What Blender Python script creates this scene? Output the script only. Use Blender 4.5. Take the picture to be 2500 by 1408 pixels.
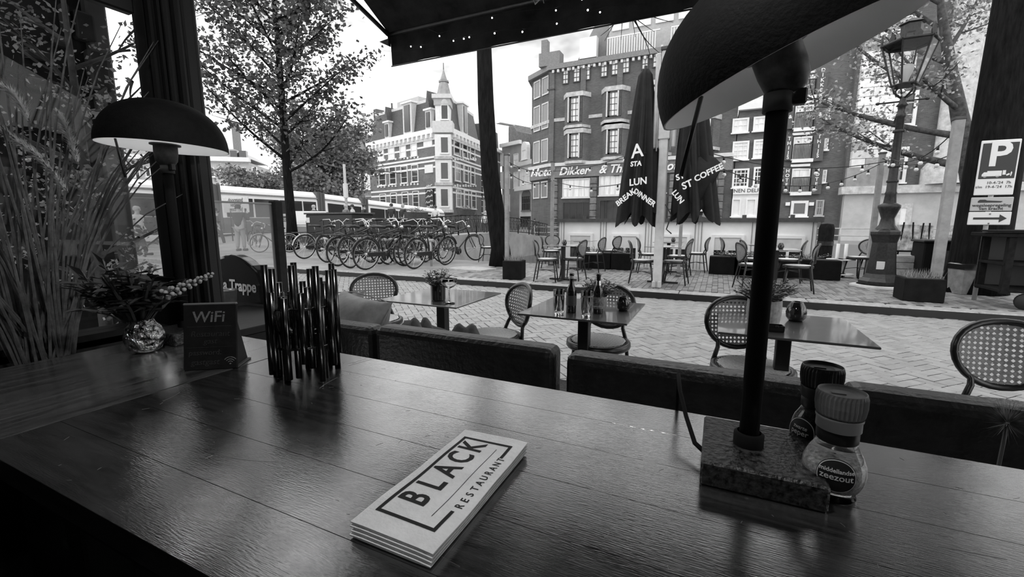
import bpy, math, random
from mathutils import Vector, Matrix
R = math.radians; pi = math.pi
random.seed(11)
sc = bpy.context.scene
col = sc.collection
for o in list(bpy.data.objects): bpy.data.objects.remove(o)

# ------------------------------------------------------------ camera, sky, exposure
# world frame: X runs along the street, Y out of the restaurant towards the canal, Z up, street level z = 0
CH = 1.35; FPX = 1064.0; YAW = R(25.2); PIT = math.atan(162 / FPX)
cd = bpy.data.cameras.new('camera'); cam = bpy.data.objects.new('camera', cd); col.objects.link(cam)
cd.sensor_width = 36.0; cd.lens = FPX / 2500 * 36.0; cd.clip_start = 0.02; cd.clip_end = 500
cam.location = (0, 0, CH); cam.rotation_euler = (R(90) - PIT, 0, YAW)
sc.camera = cam
vs = sc.view_settings
vs.view_transform = 'Standard'; vs.look = 'None'; vs.gamma = 1.0; vs.use_curve_mapping = False
vs.exposure = 1.25

w = bpy.data.worlds.new('sky'); sc.world = w; w.use_nodes = True
nt = w.node_tree; nt.nodes.clear()
wo = nt.nodes.new('ShaderNodeOutputWorld'); bg = nt.nodes.new('ShaderNodeBackground')
tc = nt.nodes.new('ShaderNodeTexCoord'); mp = nt.nodes.new('ShaderNodeMapping'); mp.inputs['Scale'].default_value = (1.3, 1.3, 3.0)
nz = nt.nodes.new('ShaderNodeTexNoise'); nz.inputs['Scale'].default_value = 1.6; nz.inputs['Detail'].default_value = 5; nz.inputs['Roughness'].default_value = .55
cr = nt.nodes.new('ShaderNodeValToRGB')
cr.color_ramp.elements[0].position = .38; cr.color_ramp.elements[0].color = (.24, .24, .24, 1)
cr.color_ramp.elements[1].position = .60; cr.color_ramp.elements[1].color = (1, 1, 1, 1)
nt.links.new(tc.outputs['Generated'], mp.inputs[0]); nt.links.new(mp.outputs[0], nz.inputs['Vector'])
nt.links.new(nz.outputs[0], cr.inputs[0]); nt.links.new(cr.outputs[0], bg.inputs['Color'])
bg.inputs['Strength'].default_value = 1.2
nt.links.new(bg.outputs[0], wo.inputs[0])

# ------------------------------------------------------------ picture -> place helpers (real distances are given each time)
SY, CY_, SP, CP = math.sin(YAW), math.cos(YAW), math.sin(PIT), math.cos(PIT)
def ray(x, y):
    dx = (x - 1250) / FPX; dy = (y - 704) / FPX
    fw = CP - dy * SP; up = -SP - dy * CP
    return Vector((dx * CY_ - fw * SY, dx * SY + fw * CY_, up))
O = Vector((0, 0, CH))
def G(x, y, z=0.0): r = ray(x, y); return O + r * ((z - CH) / r.z)      # on a level plane
def VY(x, y, Y): r = ray(x, y); return O + r * (Y / r.y)                # on a plane parallel to the street
def VX(x, y, X): r = ray(x, y); return O + r * (X / r.x)

# ------------------------------------------------------------ materials (the photograph is black and white)
MATS = {}
def mat(name, v, rough=.6, metal=0., var=0., scale=8., bump=0., bscale=None, stretch=(1, 1, 1), spec=.5, coat=0., detail=4, emit=0., trans=0., ior=1.45, v2=None, sharp=0., coord='Object'):
    if name in MATS: return MATS[name]
    m = bpy.data.materials.new(name); MATS[name] = m; m.use_nodes = True
    t = m.node_tree; b = t.nodes['Principled BSDF']
    b.inputs['Base Color'].default_value = (v, v, v, 1); b.inputs['Roughness'].default_value = rough
    b.inputs['Metallic'].default_value = metal; b.inputs['Specular IOR Level'].default_value = spec
    b.inputs['Coat Weight'].default_value = coat; b.inputs['Coat Roughness'].default_value = .06
    b.inputs['Transmission Weight'].default_value = trans; b.inputs['IOR'].default_value = ior
    if emit: b.inputs['Emission Color'].default_value = (1, 1, 1, 1); b.inputs['Emission Strength'].default_value = emit
    if var or bump:
        tcn = t.nodes.new('ShaderNodeTexCoord'); mpn = t.nodes.new('ShaderNodeMapping'); mpn.inputs['Scale'].default_value = stretch
        t.links.new(tcn.outputs[coord], mpn.inputs[0])
        n = t.nodes.new('ShaderNodeTexNoise'); n.inputs['Scale'].default_value = scale; n.inputs['Detail'].default_value = detail
        n.inputs['Roughness'].default_value = .62
        t.links.new(mpn.outputs[0], n.inputs['Vector'])
        if var:
            r = t.nodes.new('ShaderNodeValToRGB'); a = max(0., v * (1 - var)); c = v2 if v2 is not None else min(1., v * (1 + var))
            r.color_ramp.elements[0].position = .3 + sharp; r.color_ramp.elements[0].color = (a, a, a, 1)
            r.color_ramp.elements[1].position = .7 - sharp; r.color_ramp.elements[1].color = (c, c, c, 1)
            t.links.new(n.outputs[0], r.inputs[0]); t.links.new(r.outputs[0], b.inputs['Base Color'])
        if bump:
            n2 = n
            if bscale:
                n2 = t.nodes.new('ShaderNodeTexNoise'); n2.inputs['Scale'].default_value = bscale; n2.inputs['Detail'].default_value = 5
                t.links.new(mpn.outputs[0], n2.inputs['Vector'])
            bp = t.nodes.new('ShaderNodeBump'); bp.inputs['Strength'].default_value = bump; bp.inputs['Distance'].default_value = .02
            t.links.new(n2.outputs[0], bp.inputs['Height']); t.links.new(bp.outputs[0], b.inputs['Normal'])
    return m
def brickmat(name, v, mortar, sx=.22, sy=.065, var=.18):
    if name in MATS: return MATS[name]
    m = mat(name, v, .85); t = m.node_tree; b = t.nodes['Principled BSDF']
    tcn = t.nodes.new('ShaderNodeTexCoord'); sep = t.nodes.new('ShaderNodeSeparateXYZ'); cmb = t.nodes.new('ShaderNodeCombineXYZ')
    add = t.nodes.new('ShaderNodeMath'); t.links.new(tcn.outputs['Object'], sep.inputs[0])
    t.links.new(sep.outputs['X'], add.inputs[0]); t.links.new(sep.outputs['Y'], add.inputs[1])
    t.links.new(add.outputs[0], cmb.inputs['X']); t.links.new(sep.outputs['Z'], cmb.inputs['Y'])
    bt = t.nodes.new('ShaderNodeTexBrick'); bt.inputs['Scale'].default_value = 1; bt.inputs['Brick Width'].default_value = sx; bt.inputs['Row Height'].default_value = sy
    bt.inputs['Mortar Size'].default_value = .008
    for k, c in (('Color1', v * (1 - var)), ('Color2', v * (1 + var)), ('Mortar', mortar)): bt.inputs[k].default_value = (c, c, c, 1)
    n = t.nodes.new('ShaderNodeTexNoise'); n.inputs['Scale'].default_value = .9; n.inputs['Detail'].default_value = 6
    mx = t.nodes.new('ShaderNodeMix'); mx.data_type = 'RGBA'; mx.blend_type = 'MULTIPLY'; mx.inputs[0].default_value = .55
    t.links.new(cmb.outputs[0], bt.inputs['Vector']); t.links.new(tcn.outputs['Object'], n.inputs['Vector'])
    t.links.new(bt.outputs[0], mx.inputs[6]); t.links.new(n.outputs[0], mx.inputs[7]); t.links.new(mx.outputs[2], b.inputs['Base Color'])
    return m
def glassmat(name, tint=.9, rough=.0, haze=0.):
    m = mat(name, tint, rough, ior=1.45); t = m.node_tree; t.nodes.clear()
    out = t.nodes.new('ShaderNodeOutputMaterial'); tr = t.nodes.new('ShaderNodeBsdfTransparent'); gl = t.nodes.new('ShaderNodeBsdfGlossy')
    tr.inputs[0].default_value = (tint, tint, tint, 1); gl.inputs['Roughness'].default_value = rough
    lw = t.nodes.new('ShaderNodeLayerWeight'); lw.inputs['Blend'].default_value = .5; mx = t.nodes.new('ShaderNodeMixShader')
    pw = t.nodes.new('ShaderNodeMath'); pw.operation = 'POWER'; pw.inputs[1].default_value = 4.5; ml = t.nodes.new('ShaderNodeMath'); ml.operation = 'MULTIPLY_ADD'; ml.inputs[1].default_value = .8; ml.inputs[2].default_value = .014
    t.links.new(lw.outputs['Facing'], pw.inputs[0]); t.links.new(pw.outputs[0], ml.inputs[0]); t.links.new(ml.outputs[0], mx.inputs[0]); t.links.new(tr.outputs[0], mx.inputs[1]); t.links.new(gl.outputs[0], mx.inputs[2])
    last = mx
    if haze:
        df = t.nodes.new('ShaderNodeBsdfTranslucent'); df.inputs[0].default_value = (.9, .9, .9, 1); d2 = t.nodes.new('ShaderNodeBsdfDiffuse'); d2.inputs[0].default_value = (.8, .8, .8, 1)
        ad = t.nodes.new('ShaderNodeMixShader'); t.links.new(df.outputs[0], ad.inputs[1]); t.links.new(d2.outputs[0], ad.inputs[2])
        m2 = t.nodes.new('ShaderNodeMixShader'); m2.inputs[0].default_value = haze
        t.links.new(mx.outputs[0], m2.inputs[1]); t.links.new(ad.outputs[0], m2.inputs[2]); last = m2
    t.links.new(last.outputs[0], out.inputs[0])
    return m

# ------------------------------------------------------------ mesh builder
class MB:
    def __init__(s): s.v = []; s.f = []; s.sm = []
    def add(s, vs_, fs, smooth=False):
        b = len(s.v); s.v += [tuple(p) for p in vs_]; s.f += [tuple(b + i for i in q) for q in fs]; s.sm += [smooth] * len(fs); return s
    def box(s, x0, x1, y0, y1, z0, z1, M=None):
        P = [Vector((x, y, z)) for z in (z0, z1) for y in (y0, y1) for x in (x0, x1)]
        if M: P = [M @ p for p in P]
        return s.add(P, [(0, 2, 3, 1), (4, 5, 7, 6), (0, 1, 5, 4), (2, 6, 7, 3), (0, 4, 6, 2), (1, 3, 7, 5)])
    def cbox(s, c, d, M=None): return s.box(c[0] - d[0] / 2, c[0] + d[0] / 2, c[1] - d[1] / 2, c[1] + d[1] / 2, c[2] - d[2] / 2, c[2] + d[2] / 2, M)
    def bbox(s, x0, x1, y0, y1, z0, z1, b=.01, M=None):
        # box with chamfered edges
        pts = []; xs = (x0, x1); ys = (y0, y1); zs = (z0, z1); idx = {}
        for i in (0, 1):
            for j in (0, 1):
                for k in (0, 1):
                    sx, sy, sz = (b if i == 0 else -b), (b if j == 0 else -b), (b if k == 0 else -b)
                    for a, q in enumerate(((xs[i], ys[j] + sy, zs[k] + sz), (xs[i] + sx, ys[j], zs[k] + sz), (xs[i] + sx, ys[j] + sy, zs[k]))):
                        idx[(i, j, k, a)] = len(pts); pts.append(Vector(q))
        I = lambda *k: idx[k]; F = []
        F += [(I(0,0,0,0), I(0,0,1,0), I(0,1,1,0), I(0,1,0,0)), (I(1,0,0,0), I(1,1,0,0), I(1,1,1,0), I(1,0,1,0))]
        F += [(I(0,0,0,1), I(1,0,0,1), I(1,0,1,1), I(0,0,1,1)), (I(0,1,0,1), I(0,1,1,1), I(1,1,1,1), I(1,1,0,1))]
        F += [(I(0,0,0,2), I(0,1,0,2), I(1,1,0,2), I(1,0,0,2)), (I(0,0,1,2), I(1,0,1,2), I(1,1,1,2), I(0,1,1,2))]
        for i in (0, 1):
            for j in (0, 1): F.append((I(i,j,0,0), I(i,j,1,0), I(i,j,1,1), I(i,j,0,1)))
        for i in (0, 1):
            for k in (0, 1): F.append((I(i,0,k,0), I(i,1,k,0), I(i,1,k,2), I(i,0,k,2)))
        for j in (0, 1):
            for k in (0, 1): F.append((I(0,j,k,1), I(1,j,k,1), I(1,j,k,2), I(0,j,k,2)))
        for i in (0, 1):
            for j in (0, 1):
                for k in (0, 1): F.append((I(i,j,k,0), I(i,j,k,1), I(i,j,k,2)))
        if M: pts = [M @ p for p in pts]
        return s.add(pts, F)
    def tube(s, path, r, n=8, cap=True, closed=False, flat=1.):
        P = [Vector(p) for p in path]; m = len(P); rs = r if isinstance(r, (list, tuple)) else [r] * m
        ref = None; rings = []
        for i, p in enumerate(P):
            a = P[i - 1] if (i > 0 or closed) else P[i]; b = P[(i + 1) % m] if (i < m - 1 or closed) else P[i]
            t = (b - a); t = t.normalized() if t.length > 1e-9 else Vector((0, 0, 1))
            if ref is None:
                ref = Vector((0, 0, 1)) if abs(t.z) < .9 else Vector((1, 0, 0))
            x = ref - t * ref.dot(t)
            if x.length < 1e-6: x = Vector((1, 0, 0)) - t * t.x
            x.normalize(); y = t.cross(x); ref = x
            rings.append([p + (x * math.cos(2 * pi * k / n) * flat + y * math.sin(2 * pi * k / n)) * rs[i] for k in range(n)])
        vs_ = [q for g in rings for q in g]; F = []
        for i in range(m if closed else m - 1):
            j = (i + 1) % m
            F += [(i * n + k, i * n + (k + 1) % n, j * n + (k + 1) % n, j * n + k) for k in range(n)]
        s.add(vs_, F, n > 5)
        if cap and not closed:
            b = len(s.v) - len(vs_)
            s.f += [tuple(b + k for k in range(n))[::-1], tuple(b + (m - 1) * n + k for k in range(n))]; s.sm += [False, False]
        return s
    def lathe(s, prof, n=24, c=(0, 0, 0), sx=1., sy=1., smooth=True, M=None, a0=0., capb=False, capt=False):
        vs_ = []; m = len(prof)
        for r, z in prof:
            for k in range(n):
                a = a0 + 2 * pi * k / n; p = Vector((c[0] + r * sx * math.cos(a), c[1] + r * sy * math.sin(a), c[2] + z)); vs_.append(M @ p if M else p)
        F = [(i * n + k, i * n + (k + 1) % n, (i + 1) * n + (k + 1) % n, (i + 1) * n + k) for i in range(m - 1) for k in range(n)]
        b = len(s.v); s.add(vs_, F, smooth)
        if capb: s.f.append(tuple(b + k for k in range(n))[::-1]); s.sm.append(False)
        if capt: s.f.append(tuple(b + (m - 1) * n + k for k in range(n))); s.sm.append(False)
        return s
    def ball(s, c, r, n=10, m=6, sz=1.):
        prof = [(r * math.sin(pi * i / m), -r * sz * math.cos(pi * i / m)) for i in range(m + 1)]
        prof[0] = (1e-4, -r * sz); prof[-1] = (1e-4, r * sz)
        return s.lathe(prof, n, c)
    def prism(s, poly, a0, a1, axis='y', M=None):
        # poly in the plane normal to axis, extruded a0..a1
        n = len(poly)
        def P(p, a): q = {'y': (p[0], a, p[1]), 'x': (a, p[0], p[1]), 'z': (p[0], p[1], a)}[axis]; return M @ Vector(q) if M else Vector(q)
        vs_ = [P(p, a0) for p in poly] + [P(p, a1) for p in poly]
        return s.add(vs_, [tuple(range(n)), tuple(range(2 * n - 1, n - 1, -1))] + [(i, i + n, (i + 1) % n + n, (i + 1) % n) for i in range(n)])
    def quad(s, a, b, c, d): return s.add([a, b, c, d], [(0, 1, 2, 3)])
    def mesh(s, name):
        me = bpy.data.meshes.new(name); me.from_pydata(s.v, [], s.f)
        me.polygons.foreach_set('use_smooth', s.sm); me.update(); return me
    def build(s, name, m, parent=None, loc=None, rot=None, bevel=0., sub=0, solid=0., kind=None):
        me = s.mesh(name); o = bpy.data.objects.new(name, me); col.objects.link(o); me.materials.append(m)
        if parent: o.parent = parent
        if loc is not None: o.location = loc
        if rot is not None: o.rotation_euler = rot
        if solid: q = o.modifiers.new('solid', 'SOLIDIFY'); q.thickness = solid; q.offset = 0
        if bevel: q = o.modifiers.new('bevel', 'BEVEL'); q.width = bevel; q.segments = 3; q.limit_method = 'ANGLE'
        if sub: q = o.modifiers.new('sub', 'SUBSURF'); q.levels = q.render_levels = sub
        if kind: o['kind'] = kind
        return o
def obj(me, name, parent=None, loc=None, rot=None, scale=None):
    o = bpy.data.objects.new(name, me); col.objects.link(o)
    if parent: o.parent = parent
    if loc is not None: o.location = loc
    if rot is not None: o.rotation_euler = rot
    if scale is not None: o.scale = scale
    return o
def tag(o, label, cat, group=None, kind=None):
    o['label'] = label; o['category'] = cat
    if group: o['group'] = group
    if kind: o['kind'] = kind
    return o
def thing(name, label, cat, loc=(0, 0, 0), rz=0., group=None):
    o = bpy.data.objects.new(name, None); col.objects.link(o); o.location = loc; o.rotation_euler = (0, 0, rz); o.empty_display_size = .1
    return tag(o, label, cat, group)
def struct(o, label=None): o['kind'] = 'structure'; return o
KIDS = {}
def kids(o): return [c for c in bpy.data.objects if c.parent is o]
def dup(o, loc, rz=0., label=None, group=None, scale=None, rot=None, _cache={}):
    k = o.name
    if k not in _cache: _cache[k] = [(c, kids(c)) for c in kids(o)]
    r = o.copy(); col.objects.link(r); r.location = loc; r.rotation_euler = rot if rot else (0, 0, rz)
    if label: r['label'] = label
    if group: r['group'] = group
    if scale: r.scale = (scale,) * 3 if not isinstance(scale, tuple) else scale
    for c, gs in _cache[k]:
        d = c.copy(); col.objects.link(d); d.parent = r
        for g in gs: e = g.copy(); col.objects.link(e); e.parent = d
    return r
TMP = bpy.data.scenes.new('workbench')
def baked(o):
    TMP.collection.objects.link(o); vl = TMP.view_layers[0]; vl.update(); me = bpy.data.meshes.new_from_object(o.evaluated_get(vl.depsgraph)); TMP.collection.objects.unlink(o); return me
def text(s, name, size, m, parent, loc, rot=(pi / 2, 0, 0), ext=.0008, bold=0., shear=0., align='CENTER', sx=1., space=1.):
    c = bpy.data.curves.new(name, 'FONT'); c.body = s; c.size = size; c.extrude = ext; c.offset = bold; c.shear = shear
    c.align_x = align; c.align_y = 'CENTER'; c.space_character = space; c.resolution_u = 3
    t = bpy.data.objects.new(name, c)
    me = baked(t); bpy.data.objects.remove(t); bpy.data.curves.remove(c)
    me.materials.clear(); me.materials.append(m); me.name = name
    o = obj(me, name, parent, loc, rot); o.scale = (sx, 1, 1); return o
def shift(pts, d): return [Vector(p) + Vector(d) for p in pts]
def arc(c, r, a0, a1, n, plane='xz', ry=None):
    ry = ry or r; out = []
    for i in range(n + 1):
        a = a0 + (a1 - a0) * i / n; u, v_ = r * math.cos(a), ry * math.sin(a)
        out.append({'xz': (c[0] + u, c[1], c[2] + v_), 'xy': (c[0] + u, c[1] + v_, c[2]), 'yz': (c[0], c[1] + u, c[2] + v_)}[plane])
    return out

black = mat('black paint', .012, .45); blackm = mat('matt black', .008, .85, spec=.2); iron = mat('black iron', .02, .4, var=.5, scale=30, bump=.15)
white = mat('white paint', .8, .5, var=.06, scale=3); offw = mat('off white', .62, .6, var=.1, scale=4); lgrey = mat('light grey paint', .42, .5, var=.1, scale=6)
mgrey = mat('mid grey', .2, .6, var=.2, scale=8); dgrey = mat('dark grey', .06, .6, var=.3, scale=10); stone = mat('pale stone', .5, .8, var=.3, scale=3, bump=.2, bscale=30)
chrome = mat('chrome', .75, .18, 1.); steel = mat('brushed steel', .5, .32, 1.)
glass = glassmat('clear glass', .93); dglass = mat('dark window glass', .03, .06, spec=.8); curtain = mat('window curtain glass', .8, .3, var=.2, scale=1.5, spec=.8, stretch=(4, 4, .4))
# ============================================================ THE SETTING
# ---- room
TZ = 1.01                                   # wooden table top
plaster = mat('dark plaster', .03, .8, var=.3, scale=5); woodfloor = mat('dark floorboards', .03, .5, var=.4, scale=3, stretch=(1, 12, 1))
fl = struct(MB().box(-1.9, 2.8, -4, 1.0, .1, .25).build('floor', woodfloor))
struct(MB().box(-1.95, 2.9, -4.1, 1.0, 2.9, 3.05).build('ceiling', plaster))
struct(MB().box(-1.95, 2.9, -4.15, -4, .1, 3.0).build('wall_back', plaster))
struct(MB().box(2.8, 2.95, -4, 1.0, .0, 4.6).build('wall_right', plaster))
wl = MB().box(-1.93, -1.77, -4, .9, .1, .98).box(-1.93, -1.8, -4, -.7, .98, 2.9).box(-1.93, -1.77, -.7, .91, 2.42, 2.9).box(-1.93, -1.77, .86, .965, .1, .98)
struct(wl.build('wall_left', plaster))
wf = MB().box(-1.60, 2.8, .87, .96, .0, .88).box(-1.49, 2.8, .87, 1.02, 2.55, 4.6).box(-4.2, -1.49, 1.0, 1.1, 2.55, 4.6)
struct(wf.build('wall_front', plaster))
frame = mat('black window timber', .006, .5, var=.4, scale=12, stretch=(1, 1, .15), bump=.1)
pst = MB().bbox(-1.78, -1.60, .90, .965, .1, 2.9, .008)
post = struct(pst.build('trim_1', frame)); post['label'] = 'black timber corner post of the window'
for i, (a, b, c, d) in enumerate(((-1.745, -1.715, .885, .905), (-1.69, -1.675, .89, .905), (-1.65, -1.63, .882, .905), (-1.604, -1.594, .915, .95))):
    MB().bbox(a, b, c, d, .1, 2.9, .006).build('moulding', frame, post)
w1 = struct(MB().box(-1.84, -1.775, .895, .925, .98, 2.42).box(-1.86, -1.79, -.7, -.64, .98, 2.42).box(-1.86, -1.79, -.7, .9, 2.36, 2.42).box(-1.88, -1.77, -.7, .9, .96, 1.0).build('window_1', frame))
MB().box(-1.828, -1.822, -.66, .9, 1.0, 2.36).build('pane', glass, w1)
blind = thing('bamboo_blind', 'rolled bamboo blind hanging at the top of the side window', 'blind', (-1.765, .1, 0))
bam = mat('bamboo slats', .32, .6, var=.35, scale=20, stretch=(1, 1, 30))
for k in range(14): MB().tube([(0, -.75, 2.075 + .024 * k), (0, .755, 2.075 + .024 * k)], .010, 6).build('slat', bam, blind)
MB().bbox(-.016, .016, -.75, .76, 2.012, 2.06, .005).build('bottom_rail', black, blind)
for y in (.55, .68): MB().tube([(.013, y, 2.05), (.013, y, 2.42)], .003, 5).build('cord', black, blind)

# ---- awning with valance (real slope, seen from below)
cloth = mat('black awning cloth', .03, .8, var=.5, scale=6, spec=.2)
aw = thing('awning', 'large black fabric awning with hanging valance over the window', 'awning', (0, 0, 0))
AX0, AX1 = -2.66, 4.2
MB().prism([(1.02, 4.05), (3.2, 2.93), (3.2, 2.95), (1.02, 4.07)], AX0, AX1, 'x').build('canopy', cloth, aw)
va = MB()
xs = [AX0 + (AX1 - AX0) * i / 60 for i in range(61)]
rows = [[(x, 3.2 + .012 * math.sin(x * 9) * t, 2.935 - .245 * t) for x in xs] for t in (0, .5, 1)]
for i in range(60):
    for j in range(2): va.quad(rows[j][i], rows[j][i + 1], rows[j + 1][i + 1], rows[j + 1][i])
va.build('valance', cloth, aw, solid=.006)
MB().tube([(AX0, 3.2, 2.685), (AX1, 3.2, 2.685)], .006, 6).build('hem', black, aw)
MB().tube([(AX0, 3.19, 2.94), (AX1, 3.19, 2.94)], .022, 8).build('front_bar', iron, aw)
for x in (-2.66, -.9, 1.0, 3.2): MB().tube([(x, 3.17, 2.93), (x, 2.1, 3.22), (x, 1.05, 2.8)], .018, 6).build('folding_arm', iron, aw)
MB().prism([(-2.66, 2.99), (-2.72, 2.97), (-2.67, 2.95), (-2.665, 2.90), (-2.76, 2.89), (-2.66, 2.84)], 3.17, 3.2, 'y').build('arm_bracket', iron, aw)
MB().tube([(-1.82, 2.6, 3.35), (-1.83, 2.62, 2.86)], .008, 6).build('crank_rod', lgrey, aw)

# ---- street of herringbone clinkers
joint = mat('dark joint sand', .02, .9, var=.4, scale=40)
pav = mat('grey clinker brick', .28, .55, var=.3, scale=1.2, bump=.25, bscale=60, coord='Generated', detail=3)
brm = mat('clinker brick', .31, .42, var=.14, scale=9, bump=.2, bscale=70, v2=.36)
brm2 = mat('clinker brick darker', .275, .42, var=.14, scale=9, bump=.3, bscale=70)
street = struct(MB().box(-60, 30, 1.0, 8.25, -.3, -.006).build('street', joint))
W = .104; g = .0035
def brick_mesh(l, w_, h, name, m):
    b = MB(); c = .004
    x0, x1, y0, y1 = -l / 2, l / 2, -w_ / 2, w_ / 2
    b.add([(x0, y0, -h), (x1, y0, -h), (x1, y1, -h), (x0, y1, -h), (x0, y0, -c), (x1, y0, -c), (x1, y1, -c), (x0, y1, -c), (x0 + c, y0 + c, 0), (x1 - c, y0 + c, 0), (x1 - c, y1 - c, 0), (x0 + c, y1 - c, 0)],
          [(8, 9, 10, 11)] + [(i, (i + 1) % 4, 4 + (i + 1) % 4, 4 + i) for i in range(4)] + [(4 + i, 4 + (i + 1) % 4, 8 + (i + 1) % 4, 8 + i) for i in range(4)])
    me = b.mesh(name); me.materials.append(m); return me
BMS = [brick_mesh(2 * W - 2 * g, W - 2 * g, .03, 'brick', m) for m in (brm, brm2)]
cand = []
ca = sa = math.sqrt(.5); rnd = random.Random(3)
for a in range(-200, 160):
    for b in range(-200, 160):
        k = (a - b) % 4
        if k == 0: cx, cy, ro = (a + 1) * W, (b + .5) * W, 0
        elif k == 3: cx, cy, ro = (a + .5) * W, (b + 1) * W, pi / 2
        else: continue
        x = cx * ca - cy * sa - 2.0; y = cx * sa + cy * ca + 5
        if not (-15 < x < 9 and 1.95 < y < 8.06): continue
        fw = -x * SY + y * CY_; la = x * CY_ + y * SY
        if fw < .5 or la / fw > 1.9 or la / fw < -1.4: continue
        cand.append((x, y, ro + pi / 4, rnd.uniform(-.005, .003), fw, rnd.random()))
vis = [c for c in cand if 2.4 + .0 * c[0] < c[1]]
vis.sort(key=lambda c: c[4]); near = set(id(c) for c in vis[:300])
rest = [MB(), MB()]
for c in cand:
    if id(c) in near:
        obj(BMS[c[5] < .4], 'brick', street, (c[0], c[1], c[3]), (rnd.uniform(-.012, .012), rnd.uniform(-.012, .012), c[2] + rnd.uniform(-.012, .012)))
    else:
        M = Matrix.Translation((c[0], c[1], c[3])) @ Matrix.Rotation(c[2] + rnd.uniform(-.012, .012), 4, 'Z') @ Matrix.Rotation(rnd.uniform(-.012, .012), 4, 'X')
        me = BMS[0]; rest[c[5] < .4].add([M @ v.co for v in me.vertices], [tuple(p.vertices) for p in me.polygons])
for r_, m in zip(rest, (brm, brm2)): r_.build('brick_field', m, street, kind='stuff')
MB().box(-60, -15, 1.0, 8.06, -.05, -.001).build('far_paving', pav, street)

# ---- kerb stones
KY = 8.08
kerbm = mat('granite kerb', .33, .6, var=.3, scale=14, bump=.2, bscale=60); kerb = struct(MB().box(-60, 12, KY + .02, KY + .26, -.2, .10).build('kerb', joint))
x = -16.0
while x < 11:
    L = rnd.uniform(.85, 1.05)
    MB().bbox(0, L - .012, 0, .28, -.12, .122, .014).build('kerb_stone', kerbm, kerb, (x, KY + rnd.uniform(-.006, .006), rnd.uniform(-.004, .004))); x += L
MB().box(-60, -16, KY, KY + .28, -.1, .12).build('far_kerb', kerbm, kerb)
gut = MB().box(-16, 11, KY - .014, KY - .007, -.01, .106).build('kerb_front_band', mat('dark kerb front', .01, .4), kerb)  # thin near-black band over most of the kerb's front face

# ---- terrace paving on the quay
terr = struct(MB().box(-5.6, 8.5, KY + .27, 12.2, -.3, .108).build('terrace_paving', joint))
tbm = [brick_mesh(.2, .096, .03, 'brick', m) for m in (mat('terrace brick', .25, .5, var=.3, scale=9, bump=.3, bscale=60), mat('terrace brick dark', .15, .5, var=.3, scale=9, bump=.3, bscale=60))]
tc_ = []
for i in range(int(13.6 / .1)):
    for j in range(int(3.9 / .205)):
        x = -5.5 + i * .1; y = KY + .4 + j * .205 + (.1 if i % 2 else 0)
        if y > 12.1: continue
        tc_.append((x, y, pi / 2 + rnd.uniform(-.02, .02), .118 + rnd.uniform(-.004, .004), -x * SY + y * CY_, rnd.random()))
tc_.sort(key=lambda c: c[4] + (100 if not -2.2 < c[0] < 4.5 else 0)); rest = [MB(), MB()]
for n, c in enumerate(tc_):
    if n < 300: obj(tbm[c[5] < .35], 'brick', terr, (c[0], c[1], c[3]), (0, 0, c[2]))
    else:
        M = Matrix.Translation((c[0], c[1], c[3])) @ Matrix.Rotation(c[2], 4, 'Z'); me = tbm[0]
        rest[c[5] < .35].add([M @ v.co for v in me.vertices], [tuple(p.vertices) for p in me.polygons])
for r_, q in zip(rest, tbm): r_.build('brick_field', q.materials[0], terr, kind='stuff')

# ---- pavement, quay, water, bridge deck and far bank
pvm = mat('grey pavement', .27, .7, var=.3, scale=.9, bump=.2, bscale=25, detail=8)
struct(MB().box(-60, -5.6, KY + .27, 12.2, -.3, .12).build('pavement', pvm))
struct(MB().box(-14, 30, 12.2, 12.45, -1.6, .10).build('quay_wall', mat('quay stone', .12, .8, var=.4, scale=4)))
struct(MB().box(-14, 40, 12.2, 34, -1.4, -1.1).build('canal_water', mat('canal water', .03, .08, bump=.3, bscale=2.5, spec=.8)))
struct(MB().prism([(12.2, -1.2)] + [(12.2 + 21.8 * k / 16, .1 + .6 * math.sin(pi * k / 16)) for k in range(17)] + [(34, -1.2)], -90, -12.6, 'x').build('bridge_deck', mat('asphalt', .3, .7, var=.25, scale=.8)))
struct(MB().box(-400, 300, 34, 400, -1.5, -.05).build('far_bank', mat('far street', .25, .8, var=.2, scale=.3)))
# folding plate on the pavement near the leaning trunk
tp = tag(MB().prism([(-.55, -.32), (.5, -.4), (.62, .2), (-.1, .45), (-.6, .2)], 0, .05, 'z').build('kerb_plate', mat('pale concrete', .4, .8, var=.2, scale=10), None, (-5.75, 9.75, .12)), 'pale concrete slab lying on the pavement before the bare leaning trunk', 'slab')
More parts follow.
